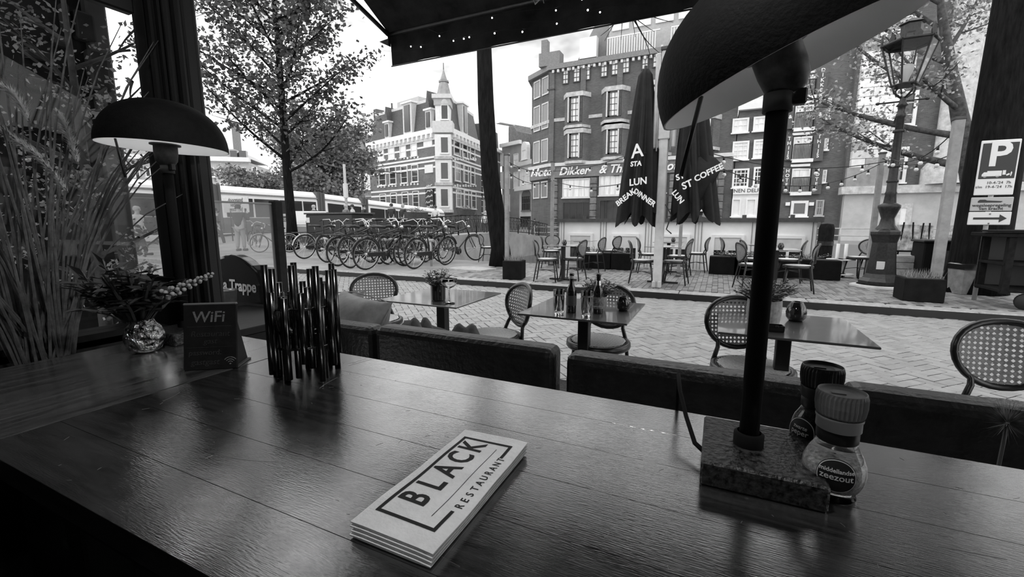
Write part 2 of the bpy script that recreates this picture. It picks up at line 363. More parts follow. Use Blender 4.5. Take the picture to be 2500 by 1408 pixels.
# ============================================================ BUILDINGS ACROSS THE CANAL
def pt(px, d): r = ray(px, 542); k = -r.x * SY + r.y * CY_; return Vector((r.x * d / k, r.y * d / k, 0))
class Fac:
    """a flat facade from P0 to P1 seen from the street: local x along it, y into the house, z up"""
    def __init__(s, root, P0, P1, z0=-.05):
        s.P0 = Vector((P0[0], P0[1], z0)); d = Vector((P1[0] - P0[0], P1[1] - P0[1], 0)); s.L = d.length; s.d = d.normalized(); s.n = Vector((-s.d.y, s.d.x, 0))
        s.z0 = z0; a = math.atan2(s.d.y, s.d.x)
        s.rl = s.P0 - Vector(root.location); s.ra = a; s.root = root
    def sz(s, x, y):
        r = ray(x, y); t = (s.P0 - O).dot(s.n) / r.dot(s.n); p = O + r * t
        return (p - s.P0).dot(s.d), p.z - s.z0
    def put(s, o): o.location = s.rl; o.rotation_euler = (0, 0, s.ra); return o
    def box(s, name, m, s0, s1, z0, z1, y0, y1, parent=None):
        b = MB().box(s0, s1, y0, y1, z0, z1)
        if parent is None: return s.put(b.build(name, m, s.root))
        return b.build(name, m, parent)
    def pbox(s, name, m, x0, y0, x1, y1, pr=.15, dp=.0):
        xm, ym = (x0 + x1) / 2, (y0 + y1) / 2
        return s.box(name, m, s.sz(x0, ym)[0], s.sz(x1, ym)[0], s.sz(xm, y1)[1], s.sz(xm, y0)[1], -pr, dp)
    def win(s, x0, y0, x1, y1, nx=1, ny=2, fm=None, gm=None, fw=.09, sill=True, arch=0., bars=.045, pr=.14, sur=None):
        fm = fm or white; gm = gm or dglass; xm, ym = (x0 + x1) / 2, (y0 + y1) / 2
        a, b = s.sz(x0, ym)[0], s.sz(x1, ym)[0]; c, d = s.sz(xm, y1)[1], s.sz(xm, y0)[1]
        f = MB().box(a, a + fw, -pr, .0, c, d).box(b - fw, b, -pr, .0, c, d).box(a + fw, b - fw, -pr, .0, d - fw, d).box(a + fw, b - fw, -pr, .0, c, c + fw)
        for i in range(1, nx): u = a + (b - a) * i / nx; f.box(u - bars / 2, u + bars / 2, -pr * .7, 0, c + fw, d - fw)
        for j in range(1, ny): v_ = c + (d - c) * j / ny; f.box(a + fw, b - fw, -pr * .72, 0, v_ - bars / 2, v_ + bars / 2)
        if sill: f.box(a - .08, b + .08, -pr - .1, 0, c - .1, c)
        if arch: f.prism([(a + (b - a) * (.5 - .5 * math.cos(pi * k / 8)), d - .02 + arch * math.sin(pi * k / 8)) for k in range(9)], -pr, 0, 'y')
        w_ = s.put(f.build('window', fm, s.root))
        MB().box(a + fw * .5, b - fw * .5, -pr * .35 if pr < .4 else .06 - pr, .02, c + fw * .5, d - fw * .5).build('pane', gm, w_)
        if sur: s.box('surround', sur, a - .2, b + .2, d, d + .3, -.1, 0)
        return w_
def house(name, label, loc): return thing(name, label, 'building', loc)
brk = brickmat('house brick', .21, .27); brkd = brickmat('dark brick', .14, .18); brkl = brickmat('light brick', .42, .48); brkm = brickmat('grey brick', .17, .21)
slate = mat('roof slate', .08, .6, var=.4, scale=3, stretch=(1, 1, 6)); lead = mat('roof lead', .3, .6, var=.2, scale=2)

# ---------- corner building with the turret
A0, A1, A2, A3 = pt(910, 69), pt(1070, 58.5), pt(1106, 58.5), pt(1176, 69)
tb = house('corner_building', 'striped brick corner building with a slate spire on its corner turret', (A1.x, A1.y, -.05))
FL, FC, FR = Fac(tb, A0, A1), Fac(tb, A1, A2), Fac(tb, A2, A3)
zc = FL.sz(1068, 322)[1]                                   # cornice height
bk = [Vector((p.x, p.y)) for p in (A0, A1, A2, A3)] + [Vector((A3.x - 9, A3.y + 9)), Vector((A0.x + 6, A0.y + 14))]
ori = Vector((A1.x, A1.y))
MB().prism([tuple(p - ori) for p in bk], 0, zc, 'z').build('wall', brk, tb)
cen = sum((p - ori for p in bk), Vector((0, 0))) / 6
MB().prism([tuple((p - ori) * 1.0 + ((p - ori) - cen).normalized() * .55) for p in bk], zc - .1, zc + .5, 'z').build('cornice', white, tb)
MB().prism([tuple((p - ori) + ((p - ori) - cen).normalized() * .25) for p in bk], zc - .9, zc - .1, 'z').build('frieze', offw, tb)
low = [tuple((p - ori) - ((p - ori) - cen).normalized() * .3) for p in bk]; up_ = [tuple((p - ori) - ((p - ori) - cen).normalized() * 1.1) for p in bk]
ZM = zc + 4.3
mm = MB(); n6 = 6
mm.add([(x, y, zc + .5) for x, y in low] + [(x, y, ZM) for x, y in up_], [(i, (i + 1) % n6, n6 + (i + 1) % n6, n6 + i) for i in range(n6)] + [tuple(range(n6, 2 * n6))])
mm.build('mansard_roof', slate, tb)
MB().prism([(x * 1.01, y * 1.01) for x, y in up_], ZM, ZM + .35, 'z').build('roof_cornice', offw, tb)
FL.box('roof_house', lgrey, FL.L * .3, FL.L * .62, ZM, ZM + 1.6, 2, 5)
FL.box('chimney', brkd, .0, .8, zc, ZM + 1.2, 1, 2.4); FL.box('chimney', brkd, FL.L * .2, FL.L * .2 + .2, ZM, ZM + 1.8, 2, 2.2)
for y in (362, 388, 397, 411, 458, 470): 
    z = FL.sz(1000, y + 4)[1]; FL.box('stone_band', white, 0, FL.L, z - .12, z + .12, -.06, 0); FR.box('stone_band', white, 0, FR.L, z - .12, z + .12, -.06, 0)
for b in ((923, 352, 938, 393), (949, 347, 964, 389), (977, 344, 992, 384), (1004, 340, 1019, 381)): FL.win(*b, 1, 3, gm=curtain)
for b in ((926, 410, 943, 453), (952, 407, 968, 450), (980, 405, 996, 447), (1006, 402, 1022, 444)): FL.win(*b, 1, 3)
for b in ((929, 473, 944, 514), (955, 470, 970, 512), (983, 468, 998, 510), (1009, 466, 1024, 508)): FL.win(*b, 1, 3)
for b in ((926, 540, 944, 560), (958, 530, 998, 565), (1009, 530, 1050, 565)): FL.win(*b, 2, 1, fm=dgrey)
for b in ((1107, 337, 1122, 380), (1128, 343, 1140, 386), (1147, 349, 1158, 390), (1110, 398, 1122, 442), (1131, 404, 1142, 445), (1148, 407, 1158, 450), (1113, 463, 1124, 505), (1132, 465, 1143, 507), (1150, 468, 1161, 510)): FR.win(*b, 1, 2)
for row in (393, 458):                                      # fan-shaped keystones over the windows
    for i, x in enumerate((932, 959, 988, 1013)):
        for dx, h in ((-8, 5), (0, 8), (8, 5)): FL.pbox('keystone', white, x + dx - 1.6, row + (932 - x) * .08 - h, x + dx + 1.6, row + (932 - x) * .08, .12)
    for x in (1116, 1136, 1154):
        for dx, h in ((-6, 5), (0, 7), (6, 5)): FR.pbox('keystone', white, x + dx - 1.4, row - 2 - h, x + dx + 1.4, row - 2, .12)
FL.pbox('plaque', white, 1035, 340, 1056, 359, .1); FL.pbox('plaque', white, 1038, 402, 1058, 422, .1)
sg = FL.pbox('shop_sign', black, 1042, 461, 1061, 500, .2)
q = FL.sz(1051, 480)
rq = random.Random(9)
for i in range(5): MB().tube([(q[0] - .7 + 1.4 * k / 14, -.23, q[1] + 1.3 - .68 * i + .22 * k / 14 + .17 * rq.uniform(-1, 1)) for k in range(15)], .045, 5).build('painted_scrawl', white, sg)
for k in range(16): FL.box('bracket', white, .3 + k * FL.L / 16, .6 + k * FL.L / 16, zc - .6, zc - .1, -.45, 0)
for k in range(9): FR.box('bracket', white, .3 + k * FR.L / 9, .6 + k * FR.L / 9, zc - .6, zc - .1, -.45, 0)
def dormer(F, px, s_w, zb, h, roofh, big=False):
    s0 = F.sz(px, 300)[0]
    F.box('dormer', offw, s0 - s_w, s0 + s_w, zb, zb + h, -.1, 1.6)
    f = MB().box(s0 - s_w * .6, s0 + s_w * .6, -.2, 0, zb + .3, zb + h - .25); F.put(f.build('dormer_window', dglass, F.root))
    F.box('dormer_cap', white, s0 - s_w - .2, s0 + s_w + .2, zb + h, zb + h + .22, -.3, 1.7)
    if roofh: F.put(MB().prism([(s0 - s_w * .7, zb + h + .2), (s0 + s_w * .7, zb + h + .2), (s0, zb + h + roofh)], -.2, 1.5, 'y').build('dormer_roof', slate, F.root))
dormer(FL, 945, .55, zc + .5, 2.2, 2.2); dormer(FL, 996, 1.0, zc + .5, 4.0, 0); dormer(FL, 1047, .6, zc + .5, 2.4, 2.4); dormer(FR, 1134, .9, zc + .5, 3.9, 0)
mid = (A1 + A2) / 2 - Vector((A1.x, A1.y, 0)); mid.z = 0
tw = (A2 - A1).length / 2 * .98; aF = FC.ra
def oct_(name, m, r0, r1, z0, z1, n=8): return MB().lathe([(r0, z0), (r1, z1)], n, smooth=False, capt=True, capb=True, a0=pi / 8 + aF).build(name, m, tb, mid + Vector((0, .3, 0)))
for (y0, y1) in ((337, 377), (398, 440), (461, 505)):
    FC.box('bay', white, -.05, FC.L + .05, FC.sz(1088, y1 + 8)[1], FC.sz(1088, y0 - 6)[1], -.9, 0)
    w_ = FC.win(1078, y0, 1098, y1, 1, 3, pr=1.0)
    FC.box('bay_ledge', stone, -.15, FC.L + .15, FC.sz(1088, y1 + 14)[1], FC.sz(1088, y1 + 7)[1], -1.1, 0)
FC.box('turret_base', offw, -.3, FC.L + .3, zc - .2, zc + 1.2, -1.0, 1)
zt = FC.sz(1088, 243)[1]
FC.box('turret', white, .1, FC.L - .1, zc + 1.2, zt, -.8, 1.2)
FC.win(1079, 260, 1097, 296, 1, 2, pr=.95, arch=.7)
FC.box('turret_cornice', offw, -.25, FC.L + .25, zt - .1, zt + .4, -1.15, 1.5)
zt2 = FC.sz(1083, 200)[1]; zt3 = FC.sz(1081, 166)[1]
FC.box('turret_frieze', lgrey, -.05, FC.L + .05, zt - .9, zt - .1, -.95, 1.3)
spire_c = mid + Vector((.0, .3, 0))
MB().lathe([(1.0, zt + .4), (.55, zt2)], 8, smooth=False, a0=.39 + aF).build('spire_skirt', lead, tb, spire_c)
MB().lathe([(.66, zt2), (.66, zt2 + .2), (.48, zt2 + .25), (.01, zt3)], 8, smooth=False, a0=.39 + aF).build('spire', lead, tb, spire_c)
MB().tube([(0, 0, zt3 - .2), (0, 0, zt3 + .7)], .05, 6).build('finial', iron, tb, spire_c)

# ---------- grey gabled house left of it
B0, B1 = pt(838, 72), pt(914, 70)
gb = house('gabled_house', 'plain grey gabled house between the leafy tree and the striped corner building', (B0.x, B0.y, -.05)); FB = Fac(gb, B0, B1)
zz = FB.sz(878, 405)[1]; zp = FB.sz(866, 322)[1]; m_ = FB.sz(868, 400)[0]
FB.put(MB().prism([(-1, 0), (FB.L, 0), (FB.L, FB.sz(912, 380)[1]), (m_ + .7, zp), (m_ - .7, zp), (-1, zz)], 0, 8, 'y').build('wall', mat('grey render', .25, .8, var=.2, scale=.5), gb))
FB.box('gable_stone', lgrey, m_ - .7, m_ + .7, zp, zp + .5, -.1, .5)
FB.put(MB().tube([(m_ + .7, -.1, zp), (FB.L + .1, -.1, FB.sz(912, 380)[1])], .18, 4).build('gable_coping', dgrey, gb))
for b, a_ in (((864, 372, 878, 395), .5), ((868, 421, 883, 470), .5), ((890, 417, 905, 463), .5), ((845, 425, 858, 470), .5)): FB.win(*b, 2 if b[1] > 400 else 1, 4, gm=curtain, arch=a_)
FB.box('tie_beam', dgrey, m_ - .6, m_ + .8, zz + 1.2, zz + 1.4, -.5, 0)
FB.pbox('plaque', white, 886, 394, 896, 401, .1); FB.box('ledge', lgrey, -1, FB.L, FB.sz(880, 480)[1] - .1, FB.sz(880, 480)[1] + .1, -.2, 0)
FB.win(850, 500, 900, 530, 4, 1, fm=dgrey)

# ---------- narrow brick house right of the corner building
C0, C1 = pt(1179, 71), pt(1222, 80)
nb = house('narrow_brick_house', 'narrow brick house half hidden by the bare leaning trunk', (C0.x, C0.y, -.05)); F = Fac(nb, C0, C1)
zt_ = F.sz(1180, 352)[1]; F.box('wall', brk, 0, F.L, 0, zt_, 0, 3); F.box('cornice', white, -.1, F.L + .1, zt_ - .2, zt_ + .3, -.4, 0)
F.put(MB().prism([(0, zt_ + .3), (F.L, zt_ + .3), (F.L - .6, zt_ + 3.2), (.6, zt_ + 3.2)], .3, 3, 'y').build('roof', slate, nb))
for y0, y1 in ((388, 420), (440, 470), (488, 520)):
    for x0 in (1171, 1182, 1194): F.win(x0, y0, x0 + 8, y1, 1, 2)
    z = F.sz(1180, y0 - 8)[1]; F.box('stone_band', white, 0, F.L, z - .12, z + .12, -.08, 0)

# ---------- row right of the leaning trunk
D0, D1 = pt(1226, 80), pt(1272, 76)
db = house('grey_shop_house', 'grey town house with tall windows right of the leaning trunk', (D0.x, D0.y, -.05)); F = Fac(db, D0, D1)
zt_ = F.sz(1240, 352)[1]; F.box('wall', mat('grey stucco', .32, .8, var=.15, scale=.6), 0, F.L, 0, zt_, 0, 10); F.box('cornice', white, -.1, F.L + .1, zt_ - .4, zt_ + .2, -.5, 0)
for y0, y1 in ((375, 405), (420, 460), (475, 515)):
    for x0 in (1218, 1234, 1255): F.win(x0, y0, x0 + 11, y1, 2, 2, gm=curtain)
F.put(MB().prism([(0, zt_ + .2), (0, F.sz(1215, 310)[1]), (1.0, F.sz(1215, 305)[1]), (2.2, F.sz(1225, 322)[1]), (F.L + 3, zt_ + .6), (F.L + 3, zt_ + .2)], 1.5, 12, 'y').build('roof', mat('roof tiles', .14, .8, var=.4, scale=2.5, stretch=(3, 1, 1)), db))
F.put(MB().lathe([(.02, -1.3), (1.3, -1.3), (1.3, 1.3), (.02, 1.3)], 14).build('round_gable', offw, db)); kids(db)[-1].rotation_euler = (pi / 2, 0, F.ra); kids(db)[-1].location = F.rl + Vector((1.6, .6, F.sz(1228, 320)[1]))
E0, E1 = pt(1268, 66), pt(1328, 60)
eb = house('white_shop_house', 'white shop house with big arched windows and curved dormers', (E0.x, E0.y, -.05)); F = Fac(eb, E0, E1)
zt_ = F.sz(1300, 392)[1]; F.box('wall', white, 0, F.L, 0, zt_, 0, 10); F.box('cornice', offw, -.1, F.L + .1, zt_ - .5, zt_ + .1, -.6, 0)
F.put(MB().prism([(0, zt_), (F.L, zt_), (F.L, F.sz(1322, 350)[1] + 1), (.4, F.sz(1280, 345)[1])], .5, 9, 'y').build('roof', mat('roof tiles', .14, .8), eb))
for x0 in (1281, 1308): F.win(x0, 362, x0 + 14, 390, 1, 2, gm=curtain, arch=.9, pr=.6, fw=.3)
for x0 in (1275, 1289, 1304, 1316): F.win(x0, 410, x0 + 9, 448, 1, 2, gm=curtain)
for x0 in (1275, 1299): F.win(x0, 478, x0 + 21, 514, 4, 2, arch=.9, fm=mgrey)
F.box('balcony', white, 0, F.L, F.sz(1300, 458)[1] - .3, F.sz(1300, 458)[1] + .3, -.9, 0)
for x0, x1 in ((1272, 1296), (1300, 1324)): F.win(x0, 528, x1, 552, 3, 1, fm=dgrey)

# ---------- big brick hotel block
YB = 42.0
H0 = VY(1325, 542, YB); H1 = VY(1782, 542, YB)
hb = house('brick_hotel_block', 'large brick corner block with stone bay windows and lit curtains', (H0.x, YB, -.05)); F = Fac(hb, (H0.x, YB), (H1.x, YB))
Z = lambda y, x=1500: F.sz(x, y)[1]
zt_ = F.sz(1400, 152)[1]
pl = [(.9, 0), (F.L, 0), (F.L, 14), (-3.5, 14), (-3.5, 6), (-2.2, 2.2)]
F.put(MB().prism(pl, 0, zt_, 'z').build('wall', brkd, hb))
F.put(MB().prism([(x - .3, y - .35) if y < 6 else (x, y) for x, y in pl], zt_ - .45, zt_, 'z').build('cornice', mgrey, hb))
for k in range(34): F.box('dentil', offw, .9 + k * .5, 1.1 + k * .5, zt_ - .75, zt_ - .5, -.3, 0)
F.put(MB().prism([(x - .08, y - .1) if y < 6 else (x, y) for x, y in pl], zt_ - 5.2, zt_ - 4.9, 'z').build('string_course', stone, hb))
F.box('parapet', mgrey, -.5, 1.6, zt_, zt_ + 1.2, -.2, 1); F.box('parapet_finial', mgrey, -.3, .3, zt_ + 1.2, zt_ + 2.4, -.1, .6)
F.put(MB().prism([(2.5, zt_), (F.L, zt_), (F.L, zt_ + 6.5), (6.2, zt_ + 6.5)], 1.5, 10, 'y').build('attic_roof', mat('attic cladding', .22, .7, var=.2, scale=1), hb))
F.box('attic_front', lgrey, 6.0, F.L - 1.5, zt_ + .2, zt_ + 5.2, .9, 3)
for s0 in (6.3, 8.2, 10.1, 12.0, 13.9): F.box('attic_window', curtain, s0, s0 + 1.5, zt_ + 2.4, zt_ + 4.6, .75, 1)
F.box('attic_window', white, 3.4, 5.0, zt_ + .3, zt_ + 2.1, .3, 1)
for s0, s1 in ((6.0, 10.6), (11.5, 16)):
    F.box('balcony_rail', white, s0, s1, zt_ + 1.6, zt_ + 1.7, .2, .3)
    b = MB()
    for k in range(int((s1 - s0) / .22)): b.box(s0 + k * .22, s0 + k * .22 + .07, .22, .27, zt_ + .2, zt_ + 1.6)
    F.put(b.build('balcony_bars', white, hb, kind='stuff'))
stw = stone
bays = ((1376, 1440, 0), (1466, 1533, 1))
for xa, xb in ((1374, 1389), (1400, 1417), (1425, 1442), (1467, 1484), (1493, 1512), (1519, 1538), (1567, 1584), (1594, 1613), (1622, 1642), (1668, 1686), (1695, 1714)):
    sh = (xa - 1374) * .215
    F.win(xa, 170 - sh, xb, 206 - sh * .86, 2, 3, fm=dgrey, gm=curtain, fw=.08, sill=False); F.pbox('lintel_cap', offw, xb + 1, 158 - sh, xb + 6, 172 - sh, .15)
F.win(1340, 176, 1354, 218, 2, 3, fm=dgrey, gm=curtain)
for col_, (x0, x1) in enumerate(((1382, 1436), (1474, 1531), (1570, 1634), (1688, 1752))):
    sh = (x0 - 1382) * .145
    for y0, y1 in ((242, 302), (330, 388)):
        sk = sh if y0 < 300 else sh * .75
        a, b = F.sz(x0, (y0 + y1) / 2 - sk)[0], F.sz(x1, (y0 + y1) / 2 - sk)[0]; c, d = F.sz((x0 + x1) / 2, y1 - sk)[1], F.sz((x0 + x1) / 2, y0 - sk)[1]
        F.put(MB().prism([(a - .15, 0), (a + .35, -.75), (b - .35, -.75), (b + .15, 0)], c - .5, d + .5, 'z').build('bay', brkm, hb))
        F.put(MB().prism([(a - .25, 0), (a + .3, -.9), (b - .3, -.9), (b + .25, 0)], d + .05, d + .45, 'z').build('bay_head', stw, hb))
        F.put(MB().prism([(a - .25, 0), (a + .3, -.9), (b - .3, -.9), (b + .25, 0)], c - .5, c - .25, 'z').build('bay_sill', stw, hb))
        u = (b - a)
        for k, (s0, s1) in enumerate(((a + .38, a + .42 + u * .16), (a + u * .27, a + u * .7), (a + u * .74, b - .36))):
            f = MB().box(s0 + .08, s1 - .08, -.86, -.7, c, c + .1).box(s0 + .08, s1 - .08, -.86, -.7, d - .1, d).box(s0, s0 + .08, -.86, -.7, c, d).box(s1 - .08, s1, -.86, -.7, c, d)
            for i in range(1, 3): f.box(s0 + (s1 - s0) * i / 3 - .02, s0 + (s1 - s0) * i / 3 + .02, -.83, -.7, c, d)
            for j in range(1, 4): f.box(s0 + .08, s1 - .08, -.835, -.7, c + (d - c) * j / 4 - .02, c + (d - c) * j / 4 + .02)
            w_ = F.put(f.build('window', dgrey, hb)); MB().box(s0, s1, -.79, -.7, c, d).build('pane', curtain, w_)
            if k: F.box('stone_mullion', offw, s0 - .14, s0 - .02, c, d, -.95, -.7)
for s0 in (.6, 3.7, 7.1, 10.9, 15.2): F.box('pier', brkm, s0, s0 + .5, Z(430), zt_ - .6, -.16, 0)
for y0, y1 in ((180, 225), (245, 310), (335, 392), (440, 482)):       # windows of the chamfered corner
    z0_, z1_ = F.sz(1340, y1)[1], F.sz(1340, y0)[1]
    P = Vector((-2.2, 2.2, 0)); Q = Vector((.9, 0, 0)); dd = (Q - P).normalized()
    M = Matrix.Translation(P) @ Matrix.Rotation(math.atan2(dd.y, dd.x), 4, 'Z')
    for t0 in (.5, 2.0): 
        w_ = F.put(MB().box(t0 + .1, t0 + 1.1, -.1, .02, z0_, z0_ + .12, M).box(t0 + .1, t0 + 1.1, -.1, .02, z1_ - .12, z1_, M).box(t0, t0 + .1, -.1, .02, z0_, z1_, M).box(t0 + 1.1, t0 + 1.2, -.1, .02, z0_, z1_, M).build('window', offw, hb))
        MB().box(t0, t0 + 1.2, -.04, .02, z0_, z1_, M).build('pane', mat('grey window glass', .22, .15, spec=.8), w_)
fz0, fz1 = Z(428), Z(399)
F.put(MB().prism([(x - .1, y - .25) if y < 6 else (x, y) for x, y in pl], fz0, fz1, 'z').build('shop_fascia', mgrey, hb))
F.put(MB().prism([(x - .2, y - .5) if y < 6 else (x, y) for x, y in pl], fz1, fz1 + .3, 'z').build('fascia_ledge', offw, hb))
zf = (fz0 + fz1) / 2
for t, xx in (('Hotel', 1326), ('Dikker', 1403), ('& Thijs', 1503), ('Hotel', 1640)): text(t, 'lettering', 1.05, white, hb, F.rl + Vector((F.sz(xx, 410)[0], -.36, zf)), ext=.05, bold=.025, shear=.3)
for i, (x0, x1) in enumerate(((1374, 1441), (1463, 1530), (1556, 1628), (1655, 1745))):
    sk = (x0 - 1374) * .06
    F.win(x0, 436 - sk * 2, x1, 482 - sk, 5, 2, fm=offw, gm=curtain, fw=.1); F.win(x0, 492 - sk, x1, 540, 4, 1, fm=dgrey, fw=.1)
rust = mat('rusticated stone', .16, .8, var=.4, scale=2, bump=.4, bscale=14)
for xa in (1354, 1449, 1541, 1640, 1757):
    s0 = F.sz(xa - 7, 490)[0]; s1 = F.sz(xa + 8, 490)[0]
    k = 0; z = 0.
    while z < fz0 - .3: F.put(MB().bbox(s0, s1, -.35, 0, z + .03, z + .62, .06).build('stone_block', rust, hb)); z += .62
F.box('clock', white, F.sz(1712, 510)[0] - .45, F.sz(1712, 510)[0] + .45, Z(518), Z(501), -.4, -.3)
fla = F.sz(1738, 500); F.put(MB().prism([(fla[0], fla[1] + 2), (fla[0] + .35, fla[1] + 2), (fla[0] + .1, fla[1] - 1.2), (fla[0] - .7, fla[1] - 1.0)], -1.0, -.95, 'y').build('flag', mgrey, hb))

# ---------- delft shop house
K0, K1 = VY(1784, 542, YB), VY(1896, 542, YB)
kb = house('blue_ware_shop_house', 'narrow brick house with white sash windows and a white shop front', (K0.x, YB, -.05)); F = Fac(kb, (K0.x, YB), (K1.x, YB))
zt_ = F.sz(1840, 262)[1]; F.box('wall', brkm, 0, F.L, 0, zt_, .1, 10); F.box('cornice', white, -.05, F.L + .05, zt_ - .2, zt_ + .5, -.5, 0)
F.put(MB().prism([(0, zt_ + .5), (F.L, zt_ + .5), (F.L - 1, zt_ + 3), (1, zt_ + 3)], -.1, 1, 'y').build('gable', offw, kb))
for x0 in (1788, 1839):
    for y0, y1, nx, ny, gm in ((289, 324, 3, 2, curtain), (345, 390, 3, 4, curtain), (412, 458, 4, 4, dglass)):
        sh = (x0 - 1788) * .09
        F.win(x0, y0 - sh, x0 + 40, y1 - sh, nx, ny, gm=gm, fw=.14, bars=.06)
F.box('sign_board', white, .0, F.L, F.sz(1830, 474)[1], F.sz(1830, 458)[1], -.4, 0)
text('HEINEN DELFTS BLAUW', 'lettering', .42, dgrey, kb, F.rl + Vector((F.L / 2, -.42, F.sz(1830, 466)[1])), ext=.01)
F.box('shop_front', white, .0, F.L, 0, F.sz(1830, 474)[1], -.15, 0)
for x0, x1 in ((1786, 1808), (1820, 1845)): F.win(x0, 485, x1, 528, 1, 1, pr=.3, fw=.1)
F.win(1860, 485, 1884, 535, 1, 2, pr=.3)

# ---------- hotel with shutters
L0, L1 = VY(1899, 542, YB), VY(2047, 542, YB)
lb = house('shuttered_hotel', 'tall dark brick warehouse hotel with lettered dark shutters beside its balconies', (L0.x, YB, -.05)); F = Fac(lb, (L0.x, YB), (L1.x, YB))
zt_ = F.sz(1980, 150)[1]; F.box('wall', brkm, 0, F.L, 0, zt_ + 3, .1, 10); F.box('cornice', stone, -.1, F.L + .1, zt_ + 2.8, zt_ + 3.2, -.4, 0)
shut = mat('dark shutter', .09, .6, var=.2, scale=3)
for n, (y0, y1, t) in enumerate(((185, 235, 'DIKKER'), (258, 312, '&'), (334, 388, 'THIJS'), (411, 468, 'HOTEL'))):
    sl = (y0 - 411) * -.055
    x0, x1 = 1931 + sl, 1976 + sl
    F.win(x0, y0, x1, y1, 2, 1, gm=curtain, fw=.12, bars=.14); F.pbox('stone_sill', white, x0 - 3, y1 + 1, x1 + 3, y1 + 9, .35); F.pbox('stone_head', white, x0 - 1, y0 - 10, x1 + 1, y0 - 4, .2)
    b = MB(); a0, a1 = F.sz(x0, y1)[0], F.sz(x1, y1)[0]; zb = F.sz(1955, y1)[1]
    for k in range(13): u = a0 + (a1 - a0) * k / 12; b.box(u - .025, u + .025, -.34, -.30, zb, zb + 1.1)
    b.box(a0, a1, -.36, -.28, zb + 1.05, zb + 1.13); F.put(b.build('balcony_rail', iron, lb))
    for sx0, sx1, yy in ((x0 - 19, x0 - 3, 4), (x1 + 3, x1 + 29, 6)):
        s_ = F.pbox('shutter', shut, sx0, y0 - 3, sx1, y1 + yy, .3)
        z0_, z1_ = F.sz(1955, y1)[1], F.sz(1955, y0)[1]; uc = F.sz((sx0 + sx1) / 2, (y0 + y1) / 2)[0]
        for i, ch in enumerate(t): text(ch, 'letter', .36, white, s_, (uc, -.32, (z0_ + z1_) / 2 + (len(t) / 2 - i - .5) * .36), ext=.01, bold=.008)
    F.win(x1 + 31, y0 + 4 if n else 240, x1 + 41, y1 - 22 if n else 262, 2, 3, fw=.08)
for x0, y0, y1 in ((1908, 410, 440), (1914, 335, 360)): F.win(x0, y0, x0 + 8, y1, 1, 3, fw=.08)
F.win(1930, 490, 1972, 528, 1, 1, fw=.2); F.win(1990, 488, 2010, 526, 4, 2, fm=lgrey)
F.pbox('wall_light', white, 1917, 494, 1927, 502, .4); F.pbox('wall_light', white, 1974, 494, 1985, 502, .4)

# ---------- pale stone church front
M0, M1 = VY(2050, 542, YB - .6), VY(2620, 542, YB - .6)
cb = house('stone_church', 'pale stone and brick church front with tall pilasters at the right', (M0.x, YB - .6, -.05)); F = Fac(cb, (M0.x, YB - .6), (M1.x, YB - .6))
zt_ = 26.; F.box('wall', brkm, 0, F.L, 0, zt_, .1, 12)
zb = F.sz(2150, 462)[1]; F.box('plinth', mat('church plinth', .45, .8, var=.15, scale=1), 0, F.L, 0, zb - .3, -.6, 0)
F.box('plinth_ledge', stone, -.3, F.L, zb - .35, zb + .2, -1.0, 0)
cst = [mat('sandstone %d' % i, v_, .85, var=.22, scale=1.4, bump=.2, bscale=12) for i, v_ in enumerate((.85, .76, .64, .40))]
def pilaster(sa_, sb_, z0_, z1_, pr):
    z = z0_; row = 0
    while z < z1_ - .2:
        h = .62; u = sa_; k = row % 2
        while u < sb_ - .05:
            wd = min(1.25 if k else .85, sb_ - u); k += 1
            F.put(MB().bbox(u + .012, u + wd - .012, -pr, .1, z + .012, z + h - .012, .02).build('stone_block', cst[min(3, int(rnd.random() ** 1.7 * 4))], cb)); u += wd
        z += h; row += 1
pilaster(.2, 2.95, zb + 1.6, zt_ - 4, .45)
F.box('pilaster_foot', mat('stained stone', .28, .9, var=.3, scale=1), 0, 3.1, zb, zb + 1.6, -.55, 0)
for x0, y0, x1, y1 in ((2172, 225, 2236, 310), (2172, 360, 2212, 446), (2172, 100, 2236, 180)): F.win(x0, y0, x1, y1, 2, 3, gm=dglass, fw=.2, pr=.25)
sA = F.sz(2290, 400)[0]; sB = F.sz(2322, 400)[0]
F.put(MB().lathe([(1.0, zb + 1.8), (.85, zb + 2.2), (.82, zt_)], 18, (sA + .4, -.5, 0)).build('column', stone, cb))
F.put(MB().lathe([(1.4, zb + .2), (1.4, zb + 1.3), (1.1, zb + 1.8)], 18, (sA + .4, -.5, 0)).build('column_foot', stone, cb))
F.box('stone_panel', cst[1], sA + 1.3, sA + 3.0, zb + 2, zt_, -.3, 0)
F.win(2362, 240, 2385, 300, 1, 2, fw=.2); F.win(2352, 380, 2372, 425, 1, 2, fm=stone)
for k in range(4): F.put(MB().lathe([(.16, 0), (.3, .45), (.14, 1.0), (.22, 1.3)], 10, (F.sz(2345 + 16 * k, 440)[0], -.5, zb + .2)).build('baluster', stone, cb))
F.box('balustrade_rail', stone, F.sz(2335, 440)[0], F.L, zb + 1.5, zb + 1.8, -.9, 0)
for u0 in (9.5, 13, 16.5): F.box('pilaster', cst[0], u0, u0 + 1.4, zb + 2, zt_, -.4, 0)
F.win(2175, 498, 2215, 575, 1, 1, fm=stone, gm=white, fw=.3, pr=.7)
for y in (200, 60): F.box('stone_ledge', stone, sA + 3, F.L, F.sz(2400, y)[1] - .3, F.sz(2400, y)[1] + .3, -.7, 0)

